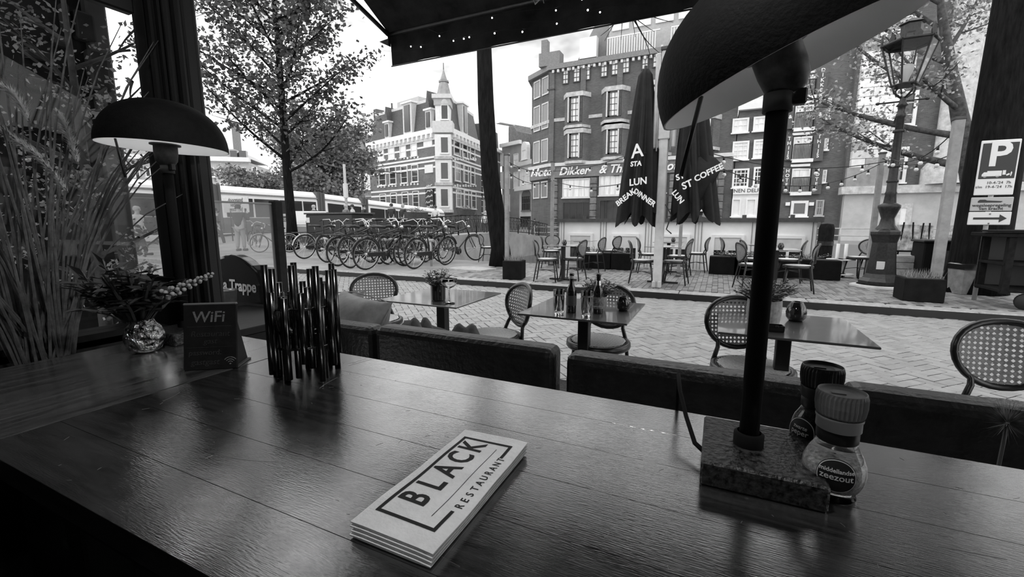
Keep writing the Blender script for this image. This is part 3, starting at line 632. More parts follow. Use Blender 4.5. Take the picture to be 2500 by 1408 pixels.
# ---------- far left houses behind the tree and side window
N0, N1 = pt(270, 62), pt(620, 66)
ob = house('distant_corner_house', 'pale distant house with a hipped roof far behind the leafy tree', (N0.x, N0.y, -.05)); F = Fac(ob, N0, N1)
zt_ = F.sz(560, 395)[1]; F.box('wall', mat('far render', .5, .8, var=.15, scale=.4), 0, F.L, 0, zt_, 0, 10); F.box('cornice', white, -.3, F.L + .3, zt_, zt_ + .6, -.8, 0)
F.put(MB().prism([(0, zt_ + .6), (F.L, zt_ + .6), (F.L - 2, F.sz(560, 362)[1]), (2, F.sz(560, 362)[1])], .6, 9, 'y').build('roof', lgrey, ob))
for x0 in (563, 585): F.pbox('dormer_window', dglass, x0, 368, x0 + 17, 386, .2, .6)
F.box('chimney', mgrey, F.sz(552, 300)[0] - .4, F.sz(552, 300)[0] + .4, zt_, F.sz(552, 285)[1], 3, 4)
for x0 in range(330, 620, 26):
    for y0, y1 in ((408, 432), (448, 474)): F.win(x0, y0, x0 + 13, y1, 1, 2, gm=dglass, fw=.12)

# ---------- houseboat on the canal
hbY = 12.75
P0, P1 = VY(1366, 545, hbY), VY(1996, 536, hbY)
bo = thing('houseboat', 'long pale houseboat moored at the quay with blinds half down', 'houseboat', (P0.x, hbY, -1.1)); F = Fac(bo, (P0.x, hbY), (P1.x, hbY), -1.1)
bw = mat('pale boat cladding', .85, .5, var=.08, scale=2); zt_ = 1.35 + 1.1
F.box('hull', blackm, -.4, F.L + .5, -.3, 1.15, -.12, 5); F.box('cabin', bw, 0, F.L, 1.15, zt_, 0, 5)
F.box('roof_edge', dgrey, -.12, F.L + .12, zt_, zt_ + .1, -.12, 5.1)
for s0 in [F.sz(x, 600)[0] for x in (1370, 1472, 1582, 1703, 1842, 1990)]:
    for d in (-.08, 0, .08): F.box('panel_batten', mgrey if d else lgrey, s0 + d - .008, s0 + d + .008, 1.2, zt_, -.02, 0)
for x0, x1 in ((1388, 1448), (1493, 1560), (1612, 1684), (1737, 1816), (1886, 1964)):
    a, b = F.sz(x0, 590)[0], F.sz(x1, 590)[0]
    f = MB().box(a + .07, b - .07, -.07, 0, 2.05, 2.12).box(a + .07, b - .07, -.07, 0, 1.32, 1.4).box(a, a + .07, -.07, 0, 1.32, 2.12).box(b - .07, b, -.07, 0, 1.32, 2.12).box((a + b) / 2 - .03, (a + b) / 2 + .03, -.05, 0, 1.4, 1.72)
    w_ = F.put(f.build('window', white, bo)); MB().box(a + .07, b - .07, -.02, 0, 1.4, 1.72).build('pane', dglass, w_); MB().box(a + .07, b - .07, -.045, 0, 1.72, 2.05).build('roller_blind', offw, w_)
for k in range(6): F.put(MB().lathe([(.05, 0), (.05, .08)], 8, (F.L * (.12 + .16 * k), -.05, zt_ + .1)).build('roof_vent', dgrey, bo))
# ============================================================ FURNITURE ON THE STREET AND THE TERRACE
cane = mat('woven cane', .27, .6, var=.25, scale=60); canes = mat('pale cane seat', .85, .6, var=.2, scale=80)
bent = mat('black bent tube', .014, .3, spec=.6); hpl = mat('dark table laminate', .085, .3, var=.2, scale=14, spec=1., coat=1.); hplg = mat('grey table laminate', .2, .3, var=.2, scale=14, spec=1., coat=1.)
def cane_mesh(name, m, hw, z0, z1, flare, step=.026, wd=.0095, dg=.005, flat=False, curve=0.):
    """woven lattice cut to an egg outline; half width at height t is egg(t)"""
    def half(t): t = max(0., min(1., t)); return hw * math.sqrt(max(0., 1 - (2 * t - 1) ** 2)) * (1 + flare * (2 * t - 1))
    H = z1 - z0; b = MB(); ins = lambda x, z: abs(x) < half((z - z0) / H)
    def strip(p, q, w_):
        n = 60; on = None; P = Vector(p); Q = Vector(q); segs = []
        for i in range(n + 1):
            r = P.lerp(Q, i / n); k = ins(r.x, r.y)
            if k and on is None: on = r.copy()
            if (not k or i == n) and on is not None: segs.append((on, r.copy())); on = None
        for a, c in segs:
            d = (c - a)
            if d.length < .01: continue
            nn = Vector((-d.y, d.x)).normalized() * w_ / 2; m_ = max(1, int(d.length / .08)) if curve else 1
            for k in range(m_):
                e, f_ = a.lerp(c, k / m_), a.lerp(c, (k + 1) / m_); pts = []
                for yy in (-.0012, .0012):
                    for v_ in (e - nn, f_ - nn, f_ + nn, e + nn):
                        dep = curve * (v_.x / hw) ** 2
                        pts.append((v_.x, v_.y, yy) if flat else (yy + dep, v_.x, v_.y))
                b.add(pts, [(0, 3, 2, 1), (4, 5, 6, 7), (0, 1, 5, 4), (2, 3, 7, 6)])
    k = 0
    z = z0 + step / 2
    while z < z1: strip((-hw * 1.3, z), (hw * 1.3, z), wd); z += step
    n = int(hw * 1.2 / step)
    for i in range(-n, n + 1): strip((i * step, z0), (i * step, z1), wd)
    if dg:
        for i in range(-int(2 * (hw + H) / step), int(2 * (hw + H) / step)):
            c = i * step
            strip((c - H / 2, z0), (c + H / 2, z1), dg); strip((c + H / 2, z0), (c - H / 2, z1), dg)
    me = b.mesh(name); me.materials.append(m); return me
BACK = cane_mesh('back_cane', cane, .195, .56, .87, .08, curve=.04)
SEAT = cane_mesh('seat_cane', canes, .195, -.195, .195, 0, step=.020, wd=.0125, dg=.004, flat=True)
def egg(hw, z0, z1, fl, n=28, x=0., curve=0.):
    out = []
    for i in range(n):
        a = 2 * pi * i / n; t = .5 + .5 * math.sin(a); y = hw * math.cos(a) * (1 + fl * math.sin(a)); out.append((x + curve * (y / hw) ** 2, y, z0 + (z1 - z0) * t))
    return out
def make_chair():
    t = thing('cane_chair', 'x', 'chair', (0, 0, 0))
    tilt = (0, -R(9), 0)
    MB().tube(egg(.210, .548, .884, .08, curve=.043), .017, 8, closed=True).build('back_frame', bent, t, (-.155, 0, -.02), tilt)
    o = obj(BACK, 'back_cane', t, (-.155, 0, -.02), tilt)
    MB().lathe([(.195, .43), (.232, .425), (.24, .44), (.236, .468), (.218, .474), (.196, .468), (.195, .43)], 28).build('seat_ring', bent, t)
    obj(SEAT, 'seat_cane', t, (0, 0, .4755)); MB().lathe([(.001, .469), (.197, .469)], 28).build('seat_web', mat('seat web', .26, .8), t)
    for s in (-1, 1):
        MB().tube([(.15, s * .13, .45), (.185, s * .165, .2), (.205, s * .18, 0)], [.016, .014, .012], 8).build('leg', bent, t)
        MB().tube([(-.255, s * .2, 0), (-.215, s * .18, .25), (-.185, s * .165, .45), (-.205, s * .135, .53), (-.222, s * .13, .56), (-.235, s * .16, .61)], [.012, .014, .016, .015, .014, .012], 8).build('leg', bent, t)
    MB().tube([(.185, .165, .2), (0, 0, .235), (-.22, -.182, .22)], .007, 6).build('stretcher', bent, t)
    MB().tube([(.185, -.165, .2), (0, 0, .235), (-.22, .182, .22)], .007, 6).build('stretcher', bent, t)
    return t
chair0 = make_chair(); _first = [True]
def chair(p, rz, label, group):
    loc = (p[0], p[1], p[2])
    if _first[0]:
        _first[0] = False; chair0.location = loc; chair0.rotation_euler = (0, 0, rz); chair0['label'] = label; chair0['group'] = group; return chair0
    return dup(chair0, loc, rz, label, group)
NG = 'cane chairs at the front tables'
chair((-2.80, 3.02, 0), R(-45), 'cane bistro chair behind the big cushion, left of the table with the coupe glass', NG)
chair((-1.58, 2.98, 0), R(230), 'cane bistro chair between the coupe glass table and the bottle table', NG)
chair((-.77, 3.16, 0), R(-92), 'cane bistro chair pushed under the table with the bottles', NG)
chair((.24, 2.98, 0), R(-70), 'cane bistro chair behind the table lamp pole, at the table with the woven pot', NG)
chair((1.36, 2.72, 0), R(-86), 'cane bistro chair cut off by the right picture edge', NG)
def table(p, label, group, s=.7, top=None, h=.75, rz=0.):
    t = thing('bistro_table', label, 'table', p, rz, group)
    MB().bbox(-s / 2, s / 2, -s / 2, s / 2, h - .013, h, .003).build('table_top', top or hpl, t)
    MB().bbox(-.038, .038, -.038, .038, .03, h - .02, .004).build('column', black, t)
    MB().bbox(-.16, .16, -.16, .16, h - .03, h - .013, .004).build('top_plate', black, t)
    MB().bbox(-.3, .3, -.03, .03, .005, .035, .006).bbox(-.03, .03, -.3, .3, .005, .034, .006).build('base', black, t)
    return t
TG = 'front row bistro tables'
table((-2.02, 2.95, 0), 'dark square bistro table carrying a coupe glass and a potted plant', TG, .72)
table((-.82, 2.95, 0), 'dark square bistro table carrying bottles and beer glasses', TG, .72)
table((.39, 2.97, 0), 'dark square bistro table carrying a woven pot and an ashtray', TG, .72)

# ---- foliage helper: stems with small leaves, one mesh
def foliage(n, spread, h, leaf, seed, up=.5, stem=True, lw=.45):
    r = random.Random(seed); L, S = MB(), MB()
    for i in range(n):
        a = r.uniform(0, 2 * pi); ti = r.random() ** .6 * spread; hh = h * r.uniform(.45, 1.0) * (1 - .35 * (ti / spread) ** 2)
        p0 = Vector((math.cos(a) * ti * .25, math.sin(a) * ti * .25, 0)); p2 = Vector((math.cos(a) * ti, math.sin(a) * ti, hh)); p1 = (p0 + p2) / 2 + Vector((0, 0, h * .12))
        pts = [p0.lerp(p1, t).lerp(p1.lerp(p2, t), t) for t in (0, .33, .66, 1)]
        if stem: S.tube(pts, leaf * .07, 3, cap=False)
        for k in range(9):
            t = .3 + .7 * k / 8; c = p0.lerp(p1, t).lerp(p1.lerp(p2, t), t); b = r.uniform(0, 2 * pi)
            d = Vector((math.cos(b), math.sin(b), r.uniform(-.2, 1) * up)).normalized(); s_ = d.cross(Vector((r.uniform(-.4, .4), r.uniform(-.4, .4), 1))).normalized(); l = leaf * r.uniform(.6, 1.25)
            L.add([c, c + d * l * .5 + s_ * l * lw * .5 + Vector((0, 0, l * .08)), c + d * l, c + d * l * .5 - s_ * l * lw * .5 + Vector((0, 0, l * .08))], [(0, 1, 2, 3)])
    return L, S
leafm = mat('green leaf', .15, .5, var=.6, scale=25, v2=.34); stemm = mat('plant stem', .08, .7); leafd = mat('dark leaf', .06, .4, var=.6, scale=20)
pale = mat('pale flower', .7, .6)
def pot_plant(name, label, p, pot, potm, n, spread, h, leaf, seed, z, flowers=0):
    t = thing(name, label, 'plant', p)
    MB().lathe(pot, 24).build('pot', potm, t)
    L, S = foliage(n, spread, h, leaf, seed); L.build('foliage', leafm, t, (0, 0, z), kind='stuff'); S.build('stems', stemm, t, (0, 0, z), kind='stuff')
    r = random.Random(seed)
    if flowers:
        b = MB()
        for i in range(flowers): a = r.uniform(0, 6.3); q = r.random() ** .5 * spread; b.ball((math.cos(a) * q, math.sin(a) * q, z + h * r.uniform(.5, .95)), leaf * .22, 5, 3)
        b.build('blossoms', pale, t, kind='stuff')
    return t
dkglass = mat('dark glazed glass', .015, .08, spec=.9); rope = mat('woven rope', .3, .8, var=.3, scale=40)
def woven(h, r0, r1):
    b = MB(); n = 40; m = 26; vs_ = []
    for j in range(m + 1):
        t = j / m; rr = r0 + (r1 - r0) * t + .006 * math.sin(pi * t)
        for k in range(n):
            q = rr + .0065 * math.sin(k * 2 * pi * 20 / n + (j % 2) * pi) * (1 if 0 < j < m else 0); a = 2 * pi * k / n
            vs_.append((q * math.cos(a), q * math.sin(a), h * t))
    b.add(vs_, [(j * n + k, j * n + (k + 1) % n, (j + 1) * n + (k + 1) % n, (j + 1) * n + k) for j in range(m) for k in range(n)])
    return b
TT = .75
p = G(1070, 733, TT)
pot_plant('potted_plant', 'leafy plant in a dark glass pot on the coupe glass table', p, [(.001, 0), (.052, 0), (.056, .01), (.058, .12), (.062, .128), (.056, .128), (.052, .11)], dkglass, 46, .11, .17, .035, 5, .09, 14)
def woven_plant(p, label, seed, h, r0, r1, spread, ph, n=60):
    t = thing('woven_pot_plant', label, 'plant', p); woven(h, r0, r1).build('woven_pot', rope, t); MB().lathe([(.001, h * .85), (r1 * .95, h * .85)], 20).build('soil', dgrey, t)
    L, S = foliage(n, spread, ph, .034, seed); L.build('foliage', leafm, t, (0, 0, h * .8), kind='stuff'); S.build('stems', stemm, t, (0, 0, h * .8), kind='stuff'); return t
p = G(1462, 757, TT); woven_plant(p, 'bushy plant in a pale woven pot behind the cider bottle', 8, .10, .042, .052, .125, .15, 80)
p = G(1862, 790, TT); woven_plant(p, 'bushy plant in a woven pot behind the table lamp pole', 9, .15, .082, .09, .19, .17, 110)
# glassware
def glass_obj(name, label, cat, p, prof, inner=None):
    t = thing(name, label, cat, p); MB().lathe(prof, 28).build('glass_body', gl_, t)
    return t
gl_ = mat('drinking glass', .95, .02, trans=1., ior=1.45)
p = G(1097, 741, TT)
cg_ = glass_obj('coupe_glass', 'empty stemmed coupe glass beside the leafy plant', 'glass', p, [(.001, .004), (.034, .002), (.035, .004), (.008, .009), (.004, .02), (.004, .085), (.010, .092), (.034, .105), (.047, .125), (.05, .15), (.0485, .15), (.045, .127), (.033, .108), (.001, .096)])
cg_.scale = (1.25,) * 3
for (px, py, lb) in ((1364, 767, 'empty beer glass left of the brown bottle'), (1431, 772, 'empty beer glass in front of the cider bottle')):
    p = G(px, py, TT)
    t = glass_obj('beer_glass', lb, 'glass', p, [(.001, .012), (.024, .01), (.026, 0), (.028, .006), (.0275, .02), (.033, .145), (.0315, .145), (.0255, .024), (.001, .02)])
    t.scale = (1.14,) * 3
    MB().lathe([(.0322, .112), (.0329, .122)], 24).build('printed_band', mgrey, t)
botm = mat('brown bottle glass', .012, .05, spec=.9)
bp = [(.001, 0), (.029, 0), (.031, .004), (.031, .125), (.027, .145), (.015, .17), (.0125, .19), (.0125, .222), (.0145, .224), (.0145, .236), (.011, .238), (.011, .22)]
for (px, py, lb, tx) in ((1394, 762, 'dark beer bottle between the two beer glasses', ''), (1459, 764, 'dark cider bottle with a pale oval label before the woven pot', 'MAGNERS')):
    p = G(px, py, TT); t = thing('bottle', lb, 'bottle', p); t.scale = (1.12,) * 3; MB().lathe(bp, 24).build('bottle_body', botm, t)
    a = math.atan2(-p.y, -p.x)
    if tx:
        MB().lathe([(.0316, .03), (.0316, .1)], 24).build('label', mat('bottle label', .05, .5, var=.8, scale=60, v2=.3), t)
        text(tx, 'lettering', .0125, pale, t, (math.cos(a) * .0325, math.sin(a) * .0325, .045), (pi / 2, 0, a + pi / 2), ext=.0003, sx=.9)
        MB().lathe([(.013, .195), (.0155, .175), (.0162, .168)], 20).build('foil', chrome, t)
    else:
        MB().lathe([(.0316, .045), (.0316, .105)], 24).build('label', mat('dark bottle label', .08, .5), t); MB().lathe([(.0128, .205), (.0132, .222)], 20).build('foil', lgrey, t)
cprof = [(.001, .004), (.03, 0), (.044, .02), (.047, .045), (.04, .075), (.028, .095), (.026, .1), (.0235, .1), (.026, .09), (.036, .07), (.042, .045), (.038, .02), (.001, .012)]
cm = MB().lathe(cprof, 24).mesh('holder'); cm.materials.append(dkglass)
def candle(p, label, sc_=1.):
    t = thing('candle_holder', label, 'candle holder', p, 0, 'dark glass candle holders'); o = obj(cm, 'holder', t); MB().lathe([(.001, .03), (.018, .03), (.018, .012)], 12).build('tealight', offw, t)
    t.scale = (sc_,) * 3; return t
candle(G(1521, 758, TT), 'round dark glass candle holder on the bottle table'); candle(G(1942, 783, TT), 'round dark glass candle holder right of the woven pot', 1.2)
p = G(1892, 808, TT); t = thing('ashtray', 'small square black ashtray at the edge of the woven pot table', 'ashtray', p, R(8))
MB().bbox(-.04, .04, -.03, .03, 0, .008, .003).bbox(-.04, -.034, -.03, .03, .006, .035, .002).bbox(.034, .04, -.03, .03, .006, .035, .002).bbox(-.04, .04, .024, .03, .006, .035, .002).bbox(-.04, .04, -.03, -.024, .006, .035, .002).build('tray', dkglass, t)
MB().bbox(-.008, .008, -.036, -.028, .028, .038, .001).build('cigarette_rest', black, t)

# ---- long bench, upholstered back turned to us
leather = mat('black leather', .014, .4, var=.5, scale=18, bump=.25, bscale=45, spec=.5); seam = mat('bench seam', .25, .6)
for i, (x0, x1, lb) in enumerate(((-2.4, -1.625, 'black leather bench back under the big cushion'), (-1.605, -.605, 'black leather bench back below the coupe glass table'), (-.555, .37, 'black leather bench back before the table lamp pole'), (.42, 1.75, 'black leather bench back at the right picture edge'))):
    t = thing('bench', lb, 'bench', ((x0 + x1) / 2, 1.7, 0), 0, 'leather benches along the window'); h = (x1 - x0) / 2; top = .80 + .012 * (i % 2)
    MB().box(-h, h, 0, .13, .2, top).build('backrest', leather, t, bevel=.04)
    MB().box(-h, h, .14, .58, .36, .47).build('seat', leather, t, bevel=.03); MB().box(-h + .02, h - .02, .02, .55, .0, .36).build('base', black, t)
    MB().tube([(-h + .03, .004, top - .045), (h - .03, .004, top - .045)], .004, 6).build('piping', leather, t)
    MB().tube([(-h - .002, .065, .25), (-h - .002, .065, top - .03)], .005, 6).build('seam', seam, t)
    if i == 1: MB().box(-h + .02, h, -.012, .0, .2, .56).build('back_panel', black, t)
def pillow(name, label, p, s, rot, m, seed=1):
    b = MB(); n, k = 22, 22; vs_ = []; r = random.Random(seed); ph = r.uniform(0, 6)
    for side in (1, -1):
        for i in range(n + 1):
            for j in range(k + 1):
                u, v_ = -1 + 2 * i / n, -1 + 2 * j / k; e = max(0, (1 - abs(u) ** 2.6)) ** .55 * max(0, (1 - abs(v_) ** 2.6)) ** .55
                pin = 1 - .10 * (1 - abs(u) ** 2) * abs(v_) ** 4; pin2 = 1 - .10 * (1 - abs(v_) ** 2) * abs(u) ** 4
                wr = .03 * math.sin(9 * u + 5 * v_ + ph) * e * (abs(u) + abs(v_)) * .6
                vs_.append((u * s[0] * pin2, v_ * s[1] * pin, side * (e * s[2] + wr * s[2] * 2)))
    for q in range(2):
        o_ = q * (n + 1) * (k + 1)
        f = [(o_ + i * (k + 1) + j, o_ + (i + 1) * (k + 1) + j, o_ + (i + 1) * (k + 1) + j + 1, o_ + i * (k + 1) + j + 1) for i in range(n) for j in range(k)]
        b.add([], []); b.f += f if q == 0 else [x[::-1] for x in f]; b.sm += [True] * len(f)
    b.v = vs_
    t = thing(name, label, 'cushion', p); o = b.build('cover', m, t, None, rot)
    MB().tube([(s[0] * math.copysign(abs(math.cos(a)) ** .35, math.cos(a)), s[1] * math.copysign(abs(math.sin(a)) ** .35, math.sin(a)), 0) for a in [2 * pi * i / 40 for i in range(40)]], .004, 5, closed=True).build('edge_piping', m, o)
    return t
velvet = mat('grey velvet', .24, .75, var=.3, scale=10); velvd = mat('dark velvet', .03, .8, var=.4, scale=14)
pillow('cushion', 'big grey velvet cushion leaning on the bench', (-2.04, 2.0, .70), (.25, .21, .13), (R(62), R(4), R(-10)), velvet, 2)
pillow('cushion', 'second grey cushion partly hidden behind the big one', (-2.36, 2.12, .68), (.23, .2, .09), (R(66), R(-6), R(12)), velvet, 4)
pillow('cushion', 'flat dark cushion lying on the bench right of the big grey one', (-1.60, 2.06, .62), (.17, .18, .09), (R(25), R(12), R(15)), velvd, 5)
b = MB(); r = random.Random(4); n = 22
P = [[(-.2 + .4 * i / n, -.17 + .34 * j / n, .05 + .05 * math.sin(7 * i / n + 3 * j / n) + .045 * math.sin(15 * j / n + 4 * i / n) + .02 * math.sin(23 * i / n)) for j in range(n + 1)] for i in range(n + 1)]
b.add([q for row in P for q in row], [(i * (n + 1) + j, (i + 1) * (n + 1) + j, (i + 1) * (n + 1) + j + 1, i * (n + 1) + j + 1) for i in range(n) for j in range(n)], True)
bl = tag(b.build('blanket', mat('charcoal wool', .1, .9, var=.3, scale=25), None, (-1.38, 2.0, .63), (R(6), R(6), R(8)), solid=.012), 'crumpled charcoal blanket lying on the bench under the coupe glass table', 'blanket')

# ---- terrace across the street
TZ2 = .12; SG = 'cane chairs on the canal terrace'
dY = 1.03                                        # the terrace stands a touch further than the kerb edge
tabs = [(1372, 600, 'terrace table with a candle left of the grey parasol mast'), (1416, 589, 'terrace table behind the candle table, nearest the railing'), (1620, 603, 'terrace table right behind the grey parasol mast'), (1632, 592, 'far terrace table with a candle before the houseboat blinds'), (1898, 610, 'terrace table with a candle behind the lamp pole'), (1850, 598, 'far terrace table between the planters')]
TP = []
for px, py, lb in tabs:
    p = G(px, py, TZ2 + .75) * dY; TP.append(p); table((p.x, p.y + .1, TZ2), lb, 'terrace tables', .68, hplg)
for ti, ox, lb in ((0, .02, 'tiny dark candle holder on the terrace table left of the mast'), (3, .1, 'tiny dark candle holder on the terrace table right of the mast'), (4, .06, 'dark candle holder on the terrace table right of the lamp pole')):
    p = TP[ti]; candle((p.x + ox, p.y + .1, TZ2 + .75), lb, 1.1)
chs = [(1336, 635, 12, 'front left chair of the terrace, nearest the planter with grasses'), (1397, 633, 172, 'front terrace chair turned left, right of the candle table'), (1345, 614, 20, 'second terrace chair from the left, facing right'), (1448, 620, 170, 'terrace chair turned left above the bottle necks'),
       (1352, 600, -60, 'rear left terrace chair before the railing'), (1488, 611, 160, 'terrace chair with pale seat before the second houseboat window'), (1569, 638, 8, 'front terrace chair just left of the grey mast'), (1583, 622, 15, 'terrace chair behind the front one left of the mast'),
       (1647, 640, 175, 'front terrace chair just right of the grey mast'), (1656, 627, 170, 'terrace chair behind the front one right of the mast'), (1700, 620, 172, 'single terrace chair before the third houseboat window'), (1788, 623, 8, 'terrace chair left of the planter before the fourth houseboat window'),
       (1838, 648, 20, 'front terrace chair left of the lamp pole'), (1842, 634, 12, 'second terrace chair left of the lamp pole'), (1948, 652, 176, 'front right terrace chair facing left'), (1925, 636, 168, 'rear terrace chair behind the front right one'),
       (2098, 632, -140, 'cane chair left of the street lamp'), (2130, 640, -120, 'cane chair half hidden behind the street lamp'), (1192, 596, 10, 'lone cane chair left of the bare leaning trunk')]
for px, py, a, lb in chs:
    p = G(px, py, TZ2 + .46) * (dY if px < 2090 else 1.14); y = min(p.y, 12.0); p = p * (y / p.y); chair((p.x, y, TZ2), R(a), lb, SG)
plbox = mat('black planter', .007, .75, var=.4, scale=8, spec=.15); grassm = mat('dry grass', .22, .7, var=.5, scale=30)
def planter(p, w_, d, h, label, rz=0., kind=0, seed=1):
    t = thing('planter_box', label, 'planter', p, rz, 'black planters')
    MB().bbox(-w_ / 2, w_ / 2, -d / 2, d / 2, 0, h, .01).build('box', plbox, t); MB().box(-w_ / 2 + .03, w_ / 2 - .03, -d / 2 + .03, d / 2 - .03, h, h + .012).build('soil', dgrey, t)
    r = random.Random(seed)
    b = MB()
    if kind == 0:
        for k in range(220):
            x, y = r.uniform(-w_ / 2, w_ / 2) * .85, r.uniform(-d / 2, d / 2) * .85; a = r.uniform(0, 6.3); l = r.uniform(.06, .16)
            q = Vector((x, y, h)); e = q + Vector((math.cos(a) * l * .5, math.sin(a) * l * .5, l)); s_ = Vector((-math.sin(a), math.cos(a), 0)) * .005
            b.add([q - s_, q + s_, e], [(0, 1, 2)])
        b.build('grass', grassm, t, kind='stuff')
    else:
        L, S = foliage(26, w_ * .5, .16, .05, seed); L.build('foliage', leafm, t, (0, 0, h), kind='stuff'); S.build('stems', stemm, t, (0, 0, h), kind='stuff')
    return t
p = G(1246, 682, TZ2); planter((p.x, p.y + .2, TZ2), .42, .42, .40, 'black planter with dry grass at the foot of the leaning trunk', R(10))
p = G(2255, 738, TZ2); planter((p.x, p.y + .25, TZ2), .5, .45, .36, 'black planter with heather at the foot of the right grey post', 0)
for px, py, w_, lb, rz in ((1452, 655, .9, 'long black planter behind the left terrace tables', 0), (1520, 655, .55, 'black planter between the second and third houseboat windows', 0), (1780, 680, .9, 'long black planter left of the lamp pole', 0), (1830, 678, .7, 'black planter behind the lamp pole', 0), (1965, 690, 1.2, 'long black planter at the right end of the terrace', 0)):
    p = G(px, py - 6, TZ2); y = 11.6 if px < 1900 else 11.4; p = p * (y / p.y); planter((p.x, y, TZ2), w_, .36, .42, lb, rz, 1, px)

# ---- posts with light strings
postm = mat('grey square post', .26, .6, var=.3, scale=5); bulb = mat('clear bulb', .7, .1, spec=.8)
tops = {}
def gpost(px, ybase, ytop, Y, w_, label, z0=TZ2, m=None):
    p = VY(px, ybase, Y); q = VY(px + (1250 - px) * (ytop - ybase) / 7500 * -1 * -1, ytop, Y)
    t = thing('grey_post', label, 'post', (p.x, Y, z0)); MB().bbox(-w_ / 2, w_ / 2, -w_ / 2, w_ / 2, 0, q.z - z0, .008).build('shaft', m or postm, t)
    MB().bbox(-w_ / 2 - .012, w_ / 2 + .012, -w_ / 2 - .012, w_ / 2 + .012, q.z - z0 - .02, q.z - z0 + .02, .006).build('cap', dgrey, t); MB().bbox(-w_ / 2 - .02, w_ / 2 + .02, -w_ / 2 - .02, w_ / 2 + .02, 0, .03, .005).build('foot', dgrey, t)
    return Vector((p.x, Y, q.z))
a1 = gpost(1238, 640, 378, 10.4, .1, 'slim grey post beside the bare leaning trunk')
a2 = gpost(1347, 600, 395, 11.9, .09, 'slim grey post left of the houseboat')
a3 = gpost(2127, 600, 374, 11.9, .1, 'grey post left of the street lamp')
a4 = gpost(2284, 680, 290, 9.0, .12, 'tall grey post standing in the black planter at the right', TZ2 + .36)
a5 = gpost(1660, 600, 500, 10.6, .07, 'thin grey stand below the right folded parasol')
def lights(pts, sag, nb, label):
    t = thing('light_string', label, 'string lights', pts[0]); o0 = Vector(pts[0]); path = []
    for a, b in zip(pts, pts[1:]):
        a, b = Vector(a), Vector(b)
        for i in range(13):
            s_ = i / 12; path.append(a.lerp(b, s_) - Vector((0, 0, sag * 4 * s_ * (1 - s_))) - o0)
    MB().tube(path, .008, 5).build('cable', black, t); k = max(1, len(path) // nb)
    for i in range(k // 2, len(path), k):
        c = path[i]; o = MB().tube([c, c - Vector((0, 0, .06))], .018, 6).build('lamp_socket', black, t); MB().ball(c - Vector((0, 0, .09)), .035, 8, 5).build('bulb', bulb, o)
mast = Vector((-1.0, 8.6, 0))
lights([a1 - Vector((0, 0, .15)), a2 - Vector((0, 0, .25)), (mast.x - .3, mast.y, 2.72)], .12, 9, 'light string from the leaning trunk post to the left parasol')
lights([a1 - Vector((0, 0, .4)), a2 - Vector((0, 0, .5)), (mast.x - .2, mast.y, 2.2)], .2, 7, 'lower light string from the leaning trunk post to the mast')
lights([(mast.x + .75, mast.y, 2.4), a3 - Vector((0, 0, .2))], .45, 7, 'light string from the right parasol to the post by the lamp')
lights([(mast.x + .75, mast.y, 2.55), (2.75, 10.2, 2.45), a4 - Vector((0, 0, .12))], .2, 8, 'upper light string passing the street lamp to the tall right post')
lights([a3 - Vector((0, 0, .1)), a4 - Vector((0, 0, .5))], .15, 4, 'short light string between the two right posts')

# ---- parasol mast with two folded parasols
ms = thing('parasol_mast', 'tall grey square mast carrying two folded parasols', 'mast', (mast.x, mast.y, TZ2)); mg = mat('pale grey mast', .5, .45, var=.15, scale=6)
MB().bbox(-.075, .075, -.075, .075, 0, 2.75, .012).build('shaft', mg, ms); MB().bbox(-.10, .10, -.10, .10, 2.7, 4.2, .015).build('sleeve', mg, ms)
for s in (-1, 1): MB().bbox(s * .15 - .05, s * .15 + .05, -.07, .07, 2.55, 4.18, .02).build('folded_arm', mg, ms); MB().tube([(s * .12, -.08, 2.5), (s * .12, -.08, 4.1)], .015, 6).build('arm_rod', lgrey, ms)
MB().bbox(-.12, .12, -.12, .12, 4.2, 4.26, .01).build('cap', dgrey, ms)
for s in (-1, 1): MB().bbox(s * .05 - .035, s * .05 + .035, -.115, -.07, 0, .14, .02).build('foot_bracket', lgrey, ms)
MB().tube([(.09, -.08, 1.55), (.2, -.1, 1.35), (.13, -.12, 1.1), (.22, -.1, 1.02)], .012, 6).build('crank_handle', iron, ms)
canv = mat('black parasol canvas', .006, .6, var=.6, scale=7, bump=.3, spec=.3); letm = mat('white print', .8, .7)
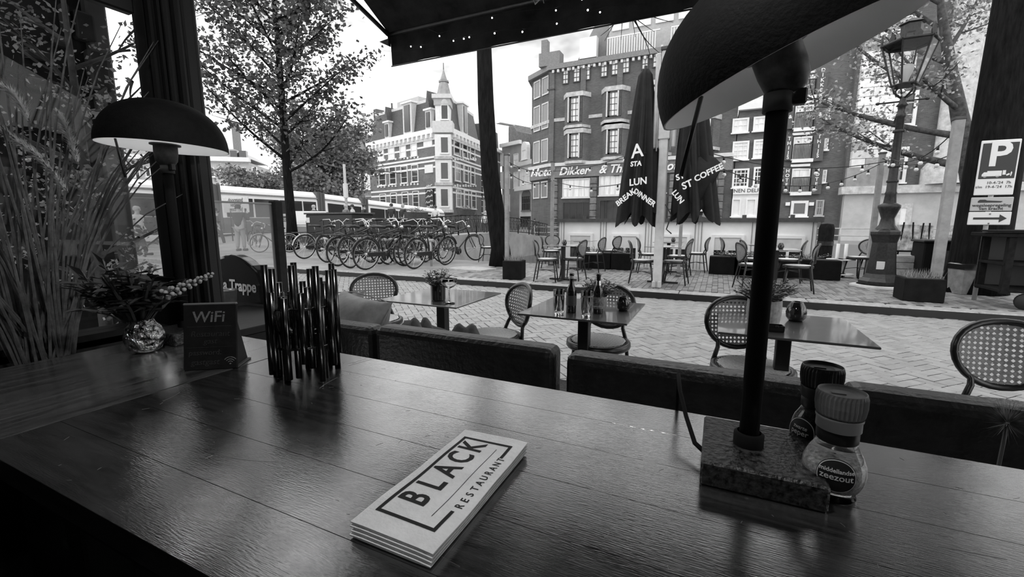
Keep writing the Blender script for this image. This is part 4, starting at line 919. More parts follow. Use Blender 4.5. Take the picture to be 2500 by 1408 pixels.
def parasol(p, h, z0, wid, lean, label, words, seed):
    t = thing('folded_parasol', label, 'parasol', p); b = MB(); n = 64; m = 26; vs_ = []; r = random.Random(seed)
    for j in range(m + 1):
        s_ = j / m; z = z0 + h * s_; base = wid * (.28 + .72 * (1 - s_) ** .8) * (1 if s_ < .97 else .6)
        for k in range(n):
            a = 2 * pi * k / n; f = 1 + .30 * math.cos(8 * a + .6 * math.sin(3 * s_ + seed)) * (.35 + .65 * (1 - s_)); q = base * f
            zz_ = z - (.12 * (1 - s_) ** 6) * (1 + math.cos(8 * a)) + .04 * (1 - s_) ** 4 * math.sin(3 * a + seed)
            vs_.append((q * math.cos(a) + lean * (1 - s_) ** 2, q * math.sin(a) * .8, zz_))
    b.add(vs_, [(j * n + k, j * n + (k + 1) % n, (j + 1) * n + (k + 1) % n, (j + 1) * n + k) for j in range(m) for k in range(n)], True); b.f.append(tuple(m * n + k for k in range(n))); b.sm.append(False)
    b.build('canvas', canv, t)
    MB().tube([(0, 0, z0 + .2), (0, 0, z0 + h + .06)], .03, 8).build('pole', iron, t); MB().tube([Vector((wid * .55 * math.cos(a), wid * .5 * math.sin(a), z0 + h * .42)) for a in [2 * pi * i / 20 for i in range(20)]], .012, 5, closed=True).build('strap', black, t)
    for w_, x, z, sz, ro, sk in words: text(w_, 'lettering', sz, letm, t, (x, -wid * 1.12 - (.05 if z < z0 + .6 else -.06 * (z - z0 - .6)), z), (pi / 2 - .06, -R(ro), -.25), ext=.002, bold=.004, shear=sk)
    return t
parasol((mast.x - .38, mast.y, 0), 2.55, 1.52, .34, -.02, 'left folded black parasol with white menu words', (('A', -.03, 2.60, .34, 6, 0), ('STA', -.04, 2.38, .12, 0, 0), ('LUN', .02, 2.06, .17, 4, 0), ('BREAK', -.19, 1.79, .14, 36, 0), ('DINNER', .14, 1.78, .13, -34, 0)), 2)
parasol((mast.x + .48, mast.y, 0), 2.5, 1.56, .33, .12, 'right folded black parasol behind the lamp shade', (('COFFEE', .30, 2.17, .14, 24, 0), ('ST', -.02, 1.98, .17, 22, 0), ('ST', -.14, 2.12, .14, 18, 0), ('LUN', -.16, 1.78, .13, -50, 0)), 5)

fp = [c for c in bpy.data.objects if c.get('label') == 'right folded black parasol behind the lamp shade'][0]
b = MB(); rows_ = [((-.05, -.16, 2.45), (.14, -.16, 2.5), (.2, -.04, 2.55)), ((-.02, -.24, 2.2), (.30, -.26, 2.24), (.58, -.16, 2.38)), ((.0, -.26, 1.95), (.22, -.28, 1.98), (.40, -.16, 2.02)), ((.02, -.22, 1.62), (.12, -.22, 1.60), (.2, -.1, 1.66))]
b.add([q for r_ in rows_ for q in r_], [(j * 3 + i, j * 3 + i + 1, (j + 1) * 3 + i + 1, (j + 1) * 3 + i) for j in range(3) for i in range(2)], True); b.build('loose_flap', canv, fp, solid=.012, sub=1)
# ============================================================ INSIDE: THE TABLE AND WHAT STANDS ON IT
def woodmat(name, a, c, st):
    m = mat(name, .05, .3); t = m.node_tree; b = t.nodes['Principled BSDF']
    tcn = t.nodes.new('ShaderNodeTexCoord'); mpn = t.nodes.new('ShaderNodeMapping'); mpn.inputs['Scale'].default_value = st; t.links.new(tcn.outputs['Object'], mpn.inputs[0])
    n = t.nodes.new('ShaderNodeTexNoise'); n.inputs['Scale'].default_value = 6; n.inputs['Detail'].default_value = 9; n.inputs['Roughness'].default_value = .65; n.inputs['Distortion'].default_value = .4
    t.links.new(mpn.outputs[0], n.inputs['Vector'])
    r = t.nodes.new('ShaderNodeValToRGB'); r.color_ramp.elements[0].position = .32; r.color_ramp.elements[0].color = (a, a, a, 1); r.color_ramp.elements[1].position = .72; r.color_ramp.elements[1].color = (c, c, c, 1)
    t.links.new(n.outputs[0], r.inputs[0]); t.links.new(r.outputs[0], b.inputs['Base Color'])
    n2 = t.nodes.new('ShaderNodeTexNoise'); n2.inputs['Scale'].default_value = 9; n2.inputs['Detail'].default_value = 8; n2.inputs['Roughness'].default_value = .7; t.links.new(tcn.outputs['Object'], n2.inputs['Vector'])
    r2 = t.nodes.new('ShaderNodeMapRange'); r2.inputs[1].default_value = .3; r2.inputs[2].default_value = .75; r2.inputs[3].default_value = .05; r2.inputs[4].default_value = .28; t.links.new(n2.outputs[0], r2.inputs[0])
    t.links.new(r2.outputs[0], b.inputs['Roughness']); t.links.new(r2.outputs[0], b.inputs['Coat Roughness'])
    n3 = t.nodes.new('ShaderNodeTexNoise'); n3.inputs['Scale'].default_value = 55; n3.inputs['Detail'].default_value = 6
    t.links.new(mpn.outputs[0], n3.inputs['Vector'])
    bp_ = t.nodes.new('ShaderNodeBump'); bp_.inputs['Strength'].default_value = .10; bp_.inputs['Distance'].default_value = .003; t.links.new(n3.outputs[0], bp_.inputs['Height'])
    t.links.new(bp_.outputs[0], b.inputs['Normal']); t.links.new(bp_.outputs[0], b.inputs['Coat Normal'])
    b.inputs['Specular IOR Level'].default_value = .7; b.inputs['Coat Weight'].default_value = 1.; b.inputs['Coat IOR'].default_value = 2.5
    return m
wdx = woodmat('varnished dark wood', .003, .06, (1.2, 11, 11)); wdy = woodmat('varnished dark wood across', .012, .19, (11, 1.2, 11))
t = thing('wooden_table', 'varnished dark wooden table by the open window', 'table', (0, .5, 0))
ys = [.215, .31, .41, .51, .61, .71, .81]
for a, b_ in zip(ys, ys[1:]): MB().bbox(-1.008, 1.9, a - .5 + .0001, b_ - .5 - .0001, TZ - .035, TZ, .0004).build('plank', wdx, t)
for x in (-.9, .4, 1.7):
    for y in (-.2, .22): MB().bbox(x - .03, x + .03, y - .03, y + .03, .25, TZ - .035, .004).build('leg', black, t)
MB().box(-.95, 1.8, -.25, .27, TZ - .10, TZ - .036).build('apron', black, t)
scr = mat('scratch', .2, .4); sc2 = MB(); rs = random.Random(21)
for k in range(130):
    x, y = rs.uniform(-.95, .4), rs.uniform(.23, .78); a = rs.uniform(0, pi); l = rs.uniform(.002, .012) if k > 8 else rs.uniform(.04, .09); c = rs.uniform(-.3, .3)
    pts = [(x + math.cos(a + c * s_) * l * s_, y - .5 + math.sin(a + c * s_) * l * s_, TZ + .0001) for s_ in (0, .33, .66, 1)]; sc2.tube(pts, .00022, 3, cap=False)
sc2.build('scratches', scr, t, kind='stuff')
t2 = thing('side_table', 'dark wooden table top left of the joint, under the vase', 'table', (-1.26, .3, 0))
xs_ = [-1.505, -1.41, -1.31, -1.21, -1.11, -1.012]
for a, b_ in zip(xs_, xs_[1:]): MB().bbox(a + 1.26 + .0001, b_ + 1.26 - .0001, -.7, .51, TZ - .035, TZ, .0004).build('plank', wdy, t2)
for x in (-.2, .2):
    for y in (-.6, .45): MB().bbox(x - .03, x + .03, y - .03, y + .03, .25, TZ - .035, .004).build('leg', black, t2)

# ---- folded napkin
nx0, nx1, ny0, ny1 = -.345, -.236, .317, .557
nap = thing('napkin', 'folded white napkin printed with a black frame and capital letters', 'napkin', ((nx0 + nx1) / 2, (ny0 + ny1) / 2, TZ))
nm = mat('napkin paper', .86, .85, var=.08, scale=30, bump=.15, bscale=160); hx, hy = (nx1 - nx0) / 2, (ny1 - ny0) / 2
def wav(x, y): return .0006 * math.sin(55 * y + 20 * x) + .0012 * math.sin(17 * y) * (x / hx) + .0015 * (y / hy) ** 2
for k in range(4):
    b = MB(); n, m = 6, 26; z = .0014 + .0031 * k; ix = .0016 * (3 - k) * (1 if k % 2 else .4); vs_ = []
    for s_ in (0, .0026):
        for j in range(m + 1):
            for i in range(n + 1):
                x, y = -hx + ix + (2 * hx - ix) * i / n, -hy + 2 * hy * j / m - .0015 * (3 - k); e = (k + 1) / 4; rr = .0008 if i in (0, n) else 0
                vs_.append((x, y, z + (s_ - rr if s_ else s_ + rr) + wav(x, y) * e + (.0015 * e)))
    q = (n + 1) * (m + 1); w_ = n + 1; F_ = []
    for j in range(m):
        for i in range(n): a = j * w_ + i; F_ += [(a, a + w_, a + w_ + 1, a + 1), (q + a, q + a + 1, q + a + w_ + 1, q + a + w_)]
    for j in range(m): a = j * w_; c = a + n; F_ += [(a, q + a, q + a + w_, a + w_), (c, c + w_, q + c + w_, q + c)]
    for i in range(n): a = i; c = m * w_ + i; F_ += [(a, a + 1, q + a + 1, q + a), (c, q + c, q + c + 1, c + 1)]
    b.add(vs_, F_); b.build('fold', nm, nap)
ztop = .0014 + .0031 * 3 + .0026 + .0015
ink = mat('black print', .01, .7)
def lay(o):
    # let flat print follow the waves of the top fold
    M = o.matrix_basis.copy(); me = o.data
    for v in me.vertices: p_ = M @ v.co; v.co = (p_.x, p_.y, ztop + .0004 + wav(p_.x, p_.y))
    o.location = (0, 0, 0); o.rotation_euler = (0, 0, 0); o.scale = (1, 1, 1); return o
def strip(pts, w_):
    b = MB()
    for a, c in zip(pts, pts[1:]):
        a, c = Vector(a), Vector(c); d = (c - a); L_ = d.length; d.normalize(); s_ = Vector((-d.y, d.x)) * w_ / 2; n = max(1, int(L_ / .006)); a = a - d * w_ / 2; L_ += w_
        for k in range(n): e, f_ = a + d * L_ * k / n, a + d * L_ * (k + 1) / n; b.quad(tuple(e - s_) + (0,), tuple(f_ - s_) + (0,), tuple(f_ + s_) + (0,), tuple(e + s_) + (0,))
    return b
xa, xb, ya, yb = -hx + .014, hx - .018, -hy + .028, hy - .022
lay(strip([(xb, yb - .030), (xb, yb), (xa, yb), (xa, ya), (xb, ya), (xb, ya + .034)], .0046).build('print_frame', ink, nap))
lay(strip([(xb - .016, ya + .018), (xb - .016, yb - .014)], .0008).build('print_rule', ink, nap))
def sub_text(o):
    import bmesh
    bm = bmesh.new(); bm.from_mesh(o.data); bmesh.ops.triangulate(bm, faces=bm.faces[:]); bm.to_mesh(o.data); bm.free(); return o
for i, ch in enumerate('BLACK'): lay(sub_text(text(ch, 'lettering', .052, ink, nap, (xa + .026, ya + .036 + i * .0335, 0), (0, 0, pi / 2), ext=0, bold=.0012, sx=.74)))
for i, ch in enumerate('RESTAURANT'): lay(sub_text(text(ch, 'small_lettering', .0145, ink, nap, (xb + .0025, ya + .047 + i * .0119, 0), (0, 0, pi / 2), ext=0, bold=.0002, sx=.85)))

# ---- dome table lamps
shade_in = mat('lamp shade inside', .62, .6); shade_out = mat('lamp shade outside', .006, .75, var=.4, scale=60, bump=.1, bscale=200, spec=.25)
speck = mat('speckled black stone', .008, .35, var=.9, scale=120, v2=.06, sharp=.08, bump=.3, bscale=150)
def lamp(p, label, cordside, bw_=.07, bd=.075, tilt=0., glow_=.1, rad=.15, zr=.545, head=0., nod=0.):
    t = thing('dome_table_lamp', label, 'lamp', p)
    b0 = MB().bbox(-bw_ + .012, bw_ + .012, -bd, bd, 0, .034, .003).build('base', speck, t)
    MB().lathe([(.019, .034), (.019, .05), (.015, .053)], 20).build('pole_collar', blackm, t); MB().tube([(0, 0, .034), (0, 0, .51)], .0125, 14).build('pole', blackm, t)
    MB().lathe([(.0165, .475), (.0165, .497), (.0125, .497)], 20, capb=True).build('neck_ring', dgrey, t)
    MB().lathe([(.012, .495), (.019, .499), (.026, .510), (.028, .528), (.028, .55), (.036, .551), (.036, .555), (.02, .555)], 26).build('socket_cup', mat('lamp socket', .05, .5, var=.4, scale=80), t)
    MB().bbox(.012, .030, -.006, .006, .482, .500, .002).build('switch', black, t)
    RR, HH = rad, .125; pr = []
    for k in range(15): a = pi / 2 * k / 14; pr.append((max(.0005, RR * math.cos(a) ** .82), zr + HH * math.sin(a)))
    sh = MB().lathe(pr, 48).build('lamp_shade', shade_out, t)
    MB().lathe([(max(.0004, r_ - .0025), z - .002 if z > zr + .01 else z) for r_, z in pr], 48).build('shade_lining', shade_in, sh); MB().lathe([(RR, zr), (RR - .0025, zr)], 48).build('shade_rim', lgrey, sh)
    MB().ball((0, 0, zr + .06), .028, 14, 8, 1.15).build('bulb', mat('frosted bulb', .7, .4), t)
    c, e_ = [Vector(q) - Vector(p) for q in cordside]; MB().tube([c, c.lerp(e_, .5), e_], .0028, 6).build('pull_cord', black, t)
    ld = bpy.data.lights.new('lamp_light', 'POINT'); ld.energy = glow_; ld.shadow_soft_size = .03; lo = bpy.data.objects.new('lamp_light', ld); col.objects.link(lo); lo.parent = t; lo.location = (0, 0, zr + .005)
    Mt = Matrix.Translation((0, 0, .508)) @ Matrix.Translation(Vector((CY_, SY, 0)) * head) @ Matrix.Rotation(tilt, 4, Vector((-SY, CY_, 0))) @ Matrix.Rotation(nod, 4, Vector((CY_, SY, 0))) @ Matrix.Translation((0, 0, -.508))
    for c_ in kids(t):
        if c_.name.split('.')[0] in ('socket_cup', 'lamp_shade', 'bulb', 'lamp_light'): c_.matrix_local = Mt @ c_.matrix_basis
    return t
lamp((.056, .655, TZ), 'big dome table lamp with black shade at the right, on a dark stone base', (VY(1712, 235, .60), VY(1662, 430, .60)), tilt=-R(22.6), glow_=.6, rad=.148, zr=.525, head=.010, nod=-R(5))
lamp((-1.415, .73, TZ), 'dome table lamp with black shade and pale lining before the window post', (VY(281, 338, .62), VY(306, 432, .62)), tilt=R(2), glow_=.45)
cable = tag(MB().tube([(.0, .64, 1.028), (-.012, .655, 1.03), (-.028, .70, 1.05), (-.042, .745, 1.075), (-.048, .79, 1.085), (-.05, .83, 1.06), (-.05, .845, .98)], .0035, 8).build('lamp_cable', blackm), 'black lamp cable bowing up from the stone base over the table edge', 'cable')

# ---- salt and pepper mills
def prof_r(prof, z):
    for (r0, z0), (r1, z1) in zip(prof, prof[1:]):
        if z0 <= z <= z1 and z1 > z0: return r0 + (r1 - r0) * (z - z0) / (z1 - z0)
    return prof[-1][0]
def wrap(o, prof, a0, zc, off):
    for v in o.data.vertices:
        x, z = v.co.x, v.co.y; rr = prof_r(prof, zc + z); a = a0 + x / max(rr, .01); rr += off; v.co = (rr * math.cos(a), rr * math.sin(a), zc + z)
    o.location = (0, 0, 0); o.rotation_euler = (0, 0, 0); return o
def disc(r, name, m, parent, ry=None, hole=0.):
    b = MB(); n, k = 40, 6; ry = ry or r; vs_ = [(r * (hole + (1 - hole) * j / k) * math.cos(2 * pi * i / n), ry * (hole + (1 - hole) * j / k) * math.sin(2 * pi * i / n), 0) for j in range(k + 1) for i in range(n)]
    b.add(vs_, [(j * n + i, j * n + (i + 1) % n, (j + 1) * n + (i + 1) % n, (j + 1) * n + i) for j in range(k) for i in range(n)], True); return b.build(name, m, parent)
bodyp = [(.020, 0), (.0255, .001), (.027, .006), (.0255, .012), (.029, .017), (.0325, .026), (.0335, .036), (.0325, .046), (.028, .058), (.0225, .068), (.0205, .074), (.0205, .092)]
mgl = mat('mill glass', .97, .03, trans=1., ior=1.4)
def mill(p, label, words, capm, ringm, fill, ang, fillm):
    t = thing('spice_mill', label, 'spice mill', p, 0, 'salt and pepper mills')
    MB().lathe(bodyp, 36, capb=True).build('glass_body', mgl, t); ip = [(.001, .012)] + [(r_ - .0025, z) for r_, z in bodyp if .012 < z < fill] + [(.001, fill)]
    MB().lathe(ip, 30).build('contents', fillm, t)
    MB().lathe([(.0212, .074), (.0222, .076), (.0222, .089), (.0212, .091)], 32).build('neck_seal', black, t)
    MB().lathe([(.0222, .089), (.0236, .09), (.0236, .102), (.0246, .103), (.0246, .106)], 36).build('collar', ringm, t)
    b = MB(); n = 72; pr = [(.0225, .106), (.0248, .109), (.0263, .120), (.0260, .131), (.0250, .1365), (.0238, .137), (.0232, .134), (.015, .1325), (.0005, .1325)]; vs_ = []
    for j, (r_, z) in enumerate(pr):
        for k in range(n): q = r_ + (.0006 * (1 if k % 2 else -1) if 0 < j < 4 else 0); vs_.append((q * math.cos(2 * pi * k / n), q * math.sin(2 * pi * k / n), z))
    b.add(vs_, [(j * n + k, j * n + (k + 1) % n, (j + 1) * n + (k + 1) % n, (j + 1) * n + k) for j in range(len(pr) - 1) for k in range(n)]); cap_ = b.build('grinder_cap', capm, t)
    MB().bbox(-.011, .004, -.0028, .0028, .1325, .1338, .0005).build('cap_tab', capm, cap_)
    d = wrap(disc(.0205, 'label', ink, t), bodyp, ang, .040, .0008); wrap(disc(.0197, 'label_ring', pale, d, hole=.955), bodyp, ang, .040, .0012)
    for w_, z, s_ in words: wrap(sub_text(text(w_, 'lettering', s_, pale, d, (0, 0, 0), (0, 0, 0), ext=0, bold=.00012)), bodyp, ang, z, .0013)
    return t
ps = Vector((.149, .63, TZ)); aS = math.atan2(-ps.y, -ps.x)
mill(ps, 'sea salt mill with grey ribbed cap and black label, nearest the camera', (('middellandse', .0475, .0066), ('zeezout', .0400, .0105)), mat('grey plastic cap', .26, .5, var=.1, scale=60), mat('pale collar', .5, .4), .055, aS + .12, mat('sea salt', .6, .9, var=.5, scale=220, bump=.4))
pp = Vector((.148, .735, TZ)); aP = math.atan2(-pp.y, -pp.x)
mill(pp, 'black pepper mill with a black cap behind the salt mill', (('zwarte', .0475, .0072), ('peper', .0400, .0108)), mat('black plastic cap', .02, .4), mat('dark collar', .05, .4), .07, aP - .62, mat('peppercorns', .04, .8, var=.8, scale=260, bump=.6))

# ---- candle holder made of steel tubes
tubes = thing('tube_candle_holder', 'candle holder made of a ring of upright dark steel tubes', 'candle holder', (-.822, .66, TZ)); dks = mat('dark polished steel', .12, .22, 1.); rt = random.Random(5)
n = 26
for i in range(n):
    a = 2 * pi * i / n; q = .062 + (.007 if i % 2 else -.005); lo = rt.choice((0, .012, .03, .045, .06)) if i % 5 else 0.; hi = rt.uniform(.17, .255)
    MB().tube([(q * math.cos(a), q * math.sin(a), lo), (q * math.cos(a) * .985, q * math.sin(a) * .985, hi)], .0068, 12, cap=True).build('tube', dks, tubes)
MB().lathe([(.001, .10), (.05, .10), (.05, .104), (.001, .104)], 24).build('candle_plate', dks, tubes); MB().lathe([(.04, .104), (.042, .19), (.04, .19), (.038, .108)], 24).build('glass_cup', glass, tubes)
for z in (.075, .16): MB().tube([(.0615 * math.cos(2 * pi * i / 30), .0615 * math.sin(2 * pi * i / 30), z) for i in range(30)], .003, 6, closed=True).build('ring', dks, tubes)

# ---- wifi board
wa, wb = Vector((-1.098, .553, TZ)), Vector((-1.004, .618, TZ)); dW = wb - wa; rzW = math.atan2(dW.y, dW.x); Lw = dW.length
wf_ = thing('wifi_board', 'small black chalkboard card lettered WiFi standing on the table joint', 'sign', wa, rzW)
chb = mat('chalkboard', .01, .6, var=.5, scale=30); chalk = mat('chalk', .22, .9, var=.5, scale=300); chalkd = mat('faint chalk', .04, .9, var=.5, scale=300); tl = R(10)
bd = MB().bbox(0, Lw, -.003, .003, 0, .153, .002).build('board', chb, wf_, None, (-tl, 0, 0))
MB().bbox(0, Lw, -.0045, .0045, .150, .156, .002).build('top_edge', mgrey, bd)
MB().prism([(.0, .0), (.075, .0), (.026, .14)], Lw - .012, Lw - .008, 'x').build('stand', chb, wf_); MB().bbox(.01, Lw, .0, .075, 0, .004, .001).build('foot_plate', dgrey, wf_)
def chalktext(s, x, z, size, m, sh=0., b=.0): text(s, 'chalk_lettering', size, m, bd, (x, -.0036, z), (pi / 2, 0, 0), ext=.0002, bold=b, shear=sh, sx=1.)
chalktext('WiFi', Lw * .47, .122, .036, chalk, .1, .0004); chalktext('Restaurant', Lw * .5, .083, .019, chalkd, .15); chalktext('gast', Lw * .5, .066, .018, chalkd, .2); chalktext('password:', Lw * .40, .04, .017, chalkd, .1, .0002); chalktext('gastgast', Lw * .40, .018, .019, chalkd, .2, .0002)
MB().bbox(.008, Lw - .012, -.0034, -.003, .1, .1012, .0002).build('chalk_line', chalkd, bd); MB().bbox(.004, Lw - .01, -.0034, -.003, .052, .0528, .0002).build('chalk_line', chalkd, bd)
for k in range(3): MB().tube(arc((Lw * .87, -.0036, .012), .006 + .0048 * k, R(40), R(140), 10), .0010, 5).build('wifi_arc', chalk, bd)
MB().ball((Lw * .87, -.0036, .012), .0022, 8, 5).build('wifi_dot', chalk, bd)

# ---- vase with flowers, menu board, bucket
vz = thing('crackle_vase', 'round silvery crackle glass vase with dark flowers and one pale spike', 'vase', (-1.357, .60, TZ)); ck = mat('crackled mirror glass', .5, .12, 1., var=.9, scale=55, sharp=.1, bump=1., bscale=60)
MB().lathe([(.02, 0), (.034, .008), (.043, .03), (.044, .045), (.038, .066), (.026, .08), (.024, .088), (.022, .088), (.03, .06)], 26).build('vase_body', ck, vz)
L_, S_ = foliage(40, .12, .15, .045, 31, up=.4); L_.build('foliage', leafd, vz, (-.02, 0, .08), kind='stuff'); S_.build('stems', stemm, vz, (-.02, 0, .08), kind='stuff')
for (dx, dz, l, ro) in ((-.20, .20, .075, 2.5), (-.17, .14, .085, 2.0), (.0, .17, .075, 1.2), (.06, .13, .07, .3), (-.12, .235, .06, 2.2)):
    b = MB(); c = Vector((dx, dx * .2, dz)); d = Vector((math.cos(ro), .25 * math.cos(ro), math.sin(ro))); s_ = Vector((-math.sin(ro), .4, math.cos(ro))).normalized()
    b.add([c - d * l * .5, c + s_ * l * .3 + Vector((0, -.008, 0)), c + d * l * .6, c - s_ * l * .3 + Vector((0, .008, 0)), c + Vector((0, .012, 0))], [(0, 4, 3), (0, 1, 4), (1, 2, 4), (4, 2, 3)]); b.build('large_leaf', mat('grey leaf', .2, .5, var=.3, scale=30), vz)
    MB().tube([(dx * .05, 0, .07), (dx * .5, 0, dz * .7), c], .0018, 5).build('leaf_stem', stemm, vz)
sp0, sp1 = Vector((.03, .02, .14)), Vector((.155, .10, .205)); fsp = MB(); rf = random.Random(8)
MB().tube([(.0, 0, .07), sp0, sp1], .002, 5).build('flower_stem', stemm, vz)
for k in range(46):
    s_ = k / 45; c = sp0.lerp(sp1, s_); rr = .014 * (1 - .72 * s_); a = k * 2.4; fsp.ball(c + Vector((-.4, -.25, .85)).normalized() * math.cos(a) * rr + Vector((.5, -.85, 0)).normalized() * math.sin(a) * rr, .0068 * (1 - .45 * s_), 6, 4)
fsp.build('flower_spike', mat('cream blossom', .55, .7), vz, kind='stuff')
mbp = VY(390, 660, .83); q0, q1 = VY(302, 662, .83), VY(480, 660, .83)
mbd = thing('menu_board', 'plain black board standing behind the vase against the post', 'board', ((q0.x + q1.x) / 2, .80, TZ)); wB = (q1.x - q0.x)
MB().bbox(-wB / 2, wB / 2, -.004, .004, 0, q0.z - TZ, .002).build('panel', blackm, mbd, None, (-R(4), 0, 0)); MB().bbox(-wB / 2, wB / 2, -.006, -.004, q0.z - TZ - .004, q0.z - TZ - .001, .0005).build('edge', dgrey, mbd, None, (-R(4), 0, 0)); MB().bbox(-.05, .05, 0, .05, 0, .006, .001).build('foot', blackm, mbd)
ledge = struct(MB().bbox(-2.1, -1.62, .97, 1.36, .915, .945, .004).build('trim_2', frame)); ledge['label'] = 'black outer window ledge'
pb = G(558, 752, .945)
bk_ = thing('metal_bucket', 'small galvanised bucket on the outer ledge beside the post', 'bucket', pb); MB().lathe([(.001, 0), (.032, 0), (.034, .003), (.041, .085), (.0435, .086), (.0435, .09), (.040, .088), (.033, .006)], 26).build('pail', mat('galvanised tin', .55, .35, .8, var=.2, scale=30), bk_); MB().lathe([(.041, .086), (.044, .0875), (.041, .091)], 26).build('rim', chrome, bk_)

# ---- tall dried grasses in a floor vase at the side window
gv = thing('pampas_grass', 'tall dried grasses with feathery plumes at the side window', 'plant', (-1.66, .5, .25)); MB().lathe([(.001, 0), (.09, 0), (.09, .2), (.08, .5), (.06, .68), (.066, .70), (.058, .70), (.05, .6)], 22).build('floor_vase', black, gv)
straw = mat('dry straw', .13, .7, var=.5, scale=40); rg = random.Random(14)
for k in range(62):
    a = rg.uniform(0, 2 * pi); top = Vector((rg.uniform(-.10, .09), rg.uniform(-.42, .42), rg.uniform(1.15, 1.75))); b0 = Vector((math.cos(a) * .04, math.sin(a) * .04, .62)); m1 = b0.lerp(top, .5) + Vector((0, 0, .15)) - Vector((top.x, top.y, 0)) * .22
    pts = [b0.lerp(m1, s_).lerp(m1.lerp(top, s_), s_) for s_ in (0, .2, .4, .6, .8, 1)]
    pts = [Vector((max(-.09, q.x), q.y, q.z)) for q in pts]
    MB().tube(pts, [.0036, .0034, .003, .0026, .002, .001], 5).build('stalk', straw, gv)
plm = mat('feathery plume', .75, .9, var=.2, scale=80)
def plume(px, r_):
    b = MB(); rp = random.Random(int(px[0][0]) + 3); P_ = [VX(x, y, X) - Vector((-1.66, .5, .25)) for x, y, X in px]; nP = len(P_) - 1
    MB().tube(P_, .003, 5).build('plume_stem', straw, gv)
    for k in range(420):
        s_ = rp.random() * nP; i = min(nP - 1, int(s_)); c = P_[i].lerp(P_[i + 1], s_ - i); ax = (P_[i + 1] - P_[i]).normalized(); d = Vector((rp.gauss(0, 1), rp.gauss(0, 1), rp.gauss(0, 1))); d = (d - ax * d.dot(ax)).normalized(); f_ = math.sin(pi * min(1, .12 + .86 * s_ / nP)) ** .6
        e = c + d * r_ * f_ * rp.uniform(.6, 1.1) + ax * r_ * .9; w_ = ax.cross(d) * .002; b.add([c - w_, c + w_, e], [(0, 1, 2)])
    b.build('plume', plm, gv, kind='stuff')
XW = -1.62
plume([(72, 300, XW), (55, 260, XW), (30, 225, XW), (0, 205, XW), (-30, 190, XW)], .020); plume([(190, 400, XW), (175, 345, XW), (160, 305, XW), (143, 278, XW)], .019)
plume([(165, 470, XW), (130, 420, XW), (80, 370, XW), (30, 335, XW), (-20, 290, XW)], .017); plume([(110, 390, XW - .02), (60, 350, XW - .02), (0, 325, XW - .02), (-40, 310, XW - .02)], .014)

# ---- twig ball with fairy lights under the awning
tw_ = thing('twig_light', 'twig ornament with small lit bulbs hanging under the awning', 'light ornament', (-1.04, 2.6, 2.72)); rw = random.Random(6); twm = mat('pale twig', .3, .6); glow = mat('lit bulb', 1., .5, emit=14.)
for k in range(26):
    c = Vector((rw.uniform(-.1, .1), rw.uniform(-.06, .06), rw.uniform(-.02, .1))); d = Vector((rw.gauss(0, 1), rw.gauss(0, .5), rw.gauss(0, 1.2))).normalized() * rw.uniform(.08, .2); MB().tube([c - d * .5, c + Vector((rw.uniform(-.02, .02), 0, rw.uniform(-.02, .02))), c + d * .5], .0025, 5).build('twig', twm, tw_)
for q in ((-.07, -.03, .13), (.05, -.05, -.0)): MB().ball(q, .014, 10, 6).build('bulb', glow, tw_)
MB().tube([(-.085, 0, .14), (-.055, 0, -.02), (-.03, 0, -.09), (.02, 0, -.05)], .007, 6).build('hook', steel, tw_); MB().tube([(0, 0, .1), (0, 0, .6)], .003, 5).build('hanger', black, tw_)
rl = random.Random(12); fs = thing('fairy_lights', 'fairy light strings with tiny bulbs under the black awning', 'fairy lights', (0, 2.3, 2.9))
fb = MB().ball((0, 0, 0), .006, 6, 4).mesh('bulb'); fb.materials.append(mat('tiny bulb', .9, .4, emit=3.))
for row in range(6):
    y = -.85 + row * .45 if row < 4 else .82; pts = []
    for i in range(25): x = -2.4 + 5.6 * i / 24; pts.append((x, y, .49 - (y + .35) * .0 - .5 * (y + .9) + .0 - .05 - .05 * abs(math.sin(i * .9))))
    pts = [(x, y_, min(z, 4.05 - (y_ + 2.3 - 1.02) * .514 - 2.9 - .05 - .05 * abs(math.sin(i * 1.3)))) for i, (x, y_, z) in enumerate(pts)]
    if row > 3: pts = [(-2.5 + 5.6 * i / 24 + rl.uniform(-.08, .08), y, (-.12 if row == 4 else -.05) + rl.uniform(-.04, .04)) for i in range(25)]
    c = MB().tube(pts, .0012, 4).build('wire', black, fs)
    for q in pts: obj(fb, 'bulb', c, (q[0] + rl.uniform(-.05, .05), q[1], q[2] - .008 - rl.uniform(0, .02))) if rl.random() < .55 else None
# ---- unseen fill lamps, added to brighten the napkin and the interior
for i, (x, y, e, lb) in enumerate(((-.25, .30, 10.5, 'added unseen fill lamp above the wooden table'), (.9, -1.1, 2.5, 'added unseen fill lamp behind the seat'))):
    t = thing('fill_lamp', lb, 'lamp', (x, y, 2.9), 0, 'added fill lamps out of view'); MB().tube([(0, 0, 0), (0, 0, -.3)], .006, 6).build('cord', black, t); MB().lathe([(.02, -.3), (.06, -.33), (.13, -.46), (.125, -.46), (.05, -.33)], 24).build('shade', black, t); MB().ball((0, 0, -.42), .035, 12, 8).build('bulb', mat('fill bulb', 1., .5, emit=3.), t)
    ld = bpy.data.lights.new('fill_light', 'POINT'); ld.energy = e; ld.shadow_soft_size = .05; lo = bpy.data.objects.new('fill_light', ld); col.objects.link(lo); lo.parent = t; lo.location = (0, 0, -.48)

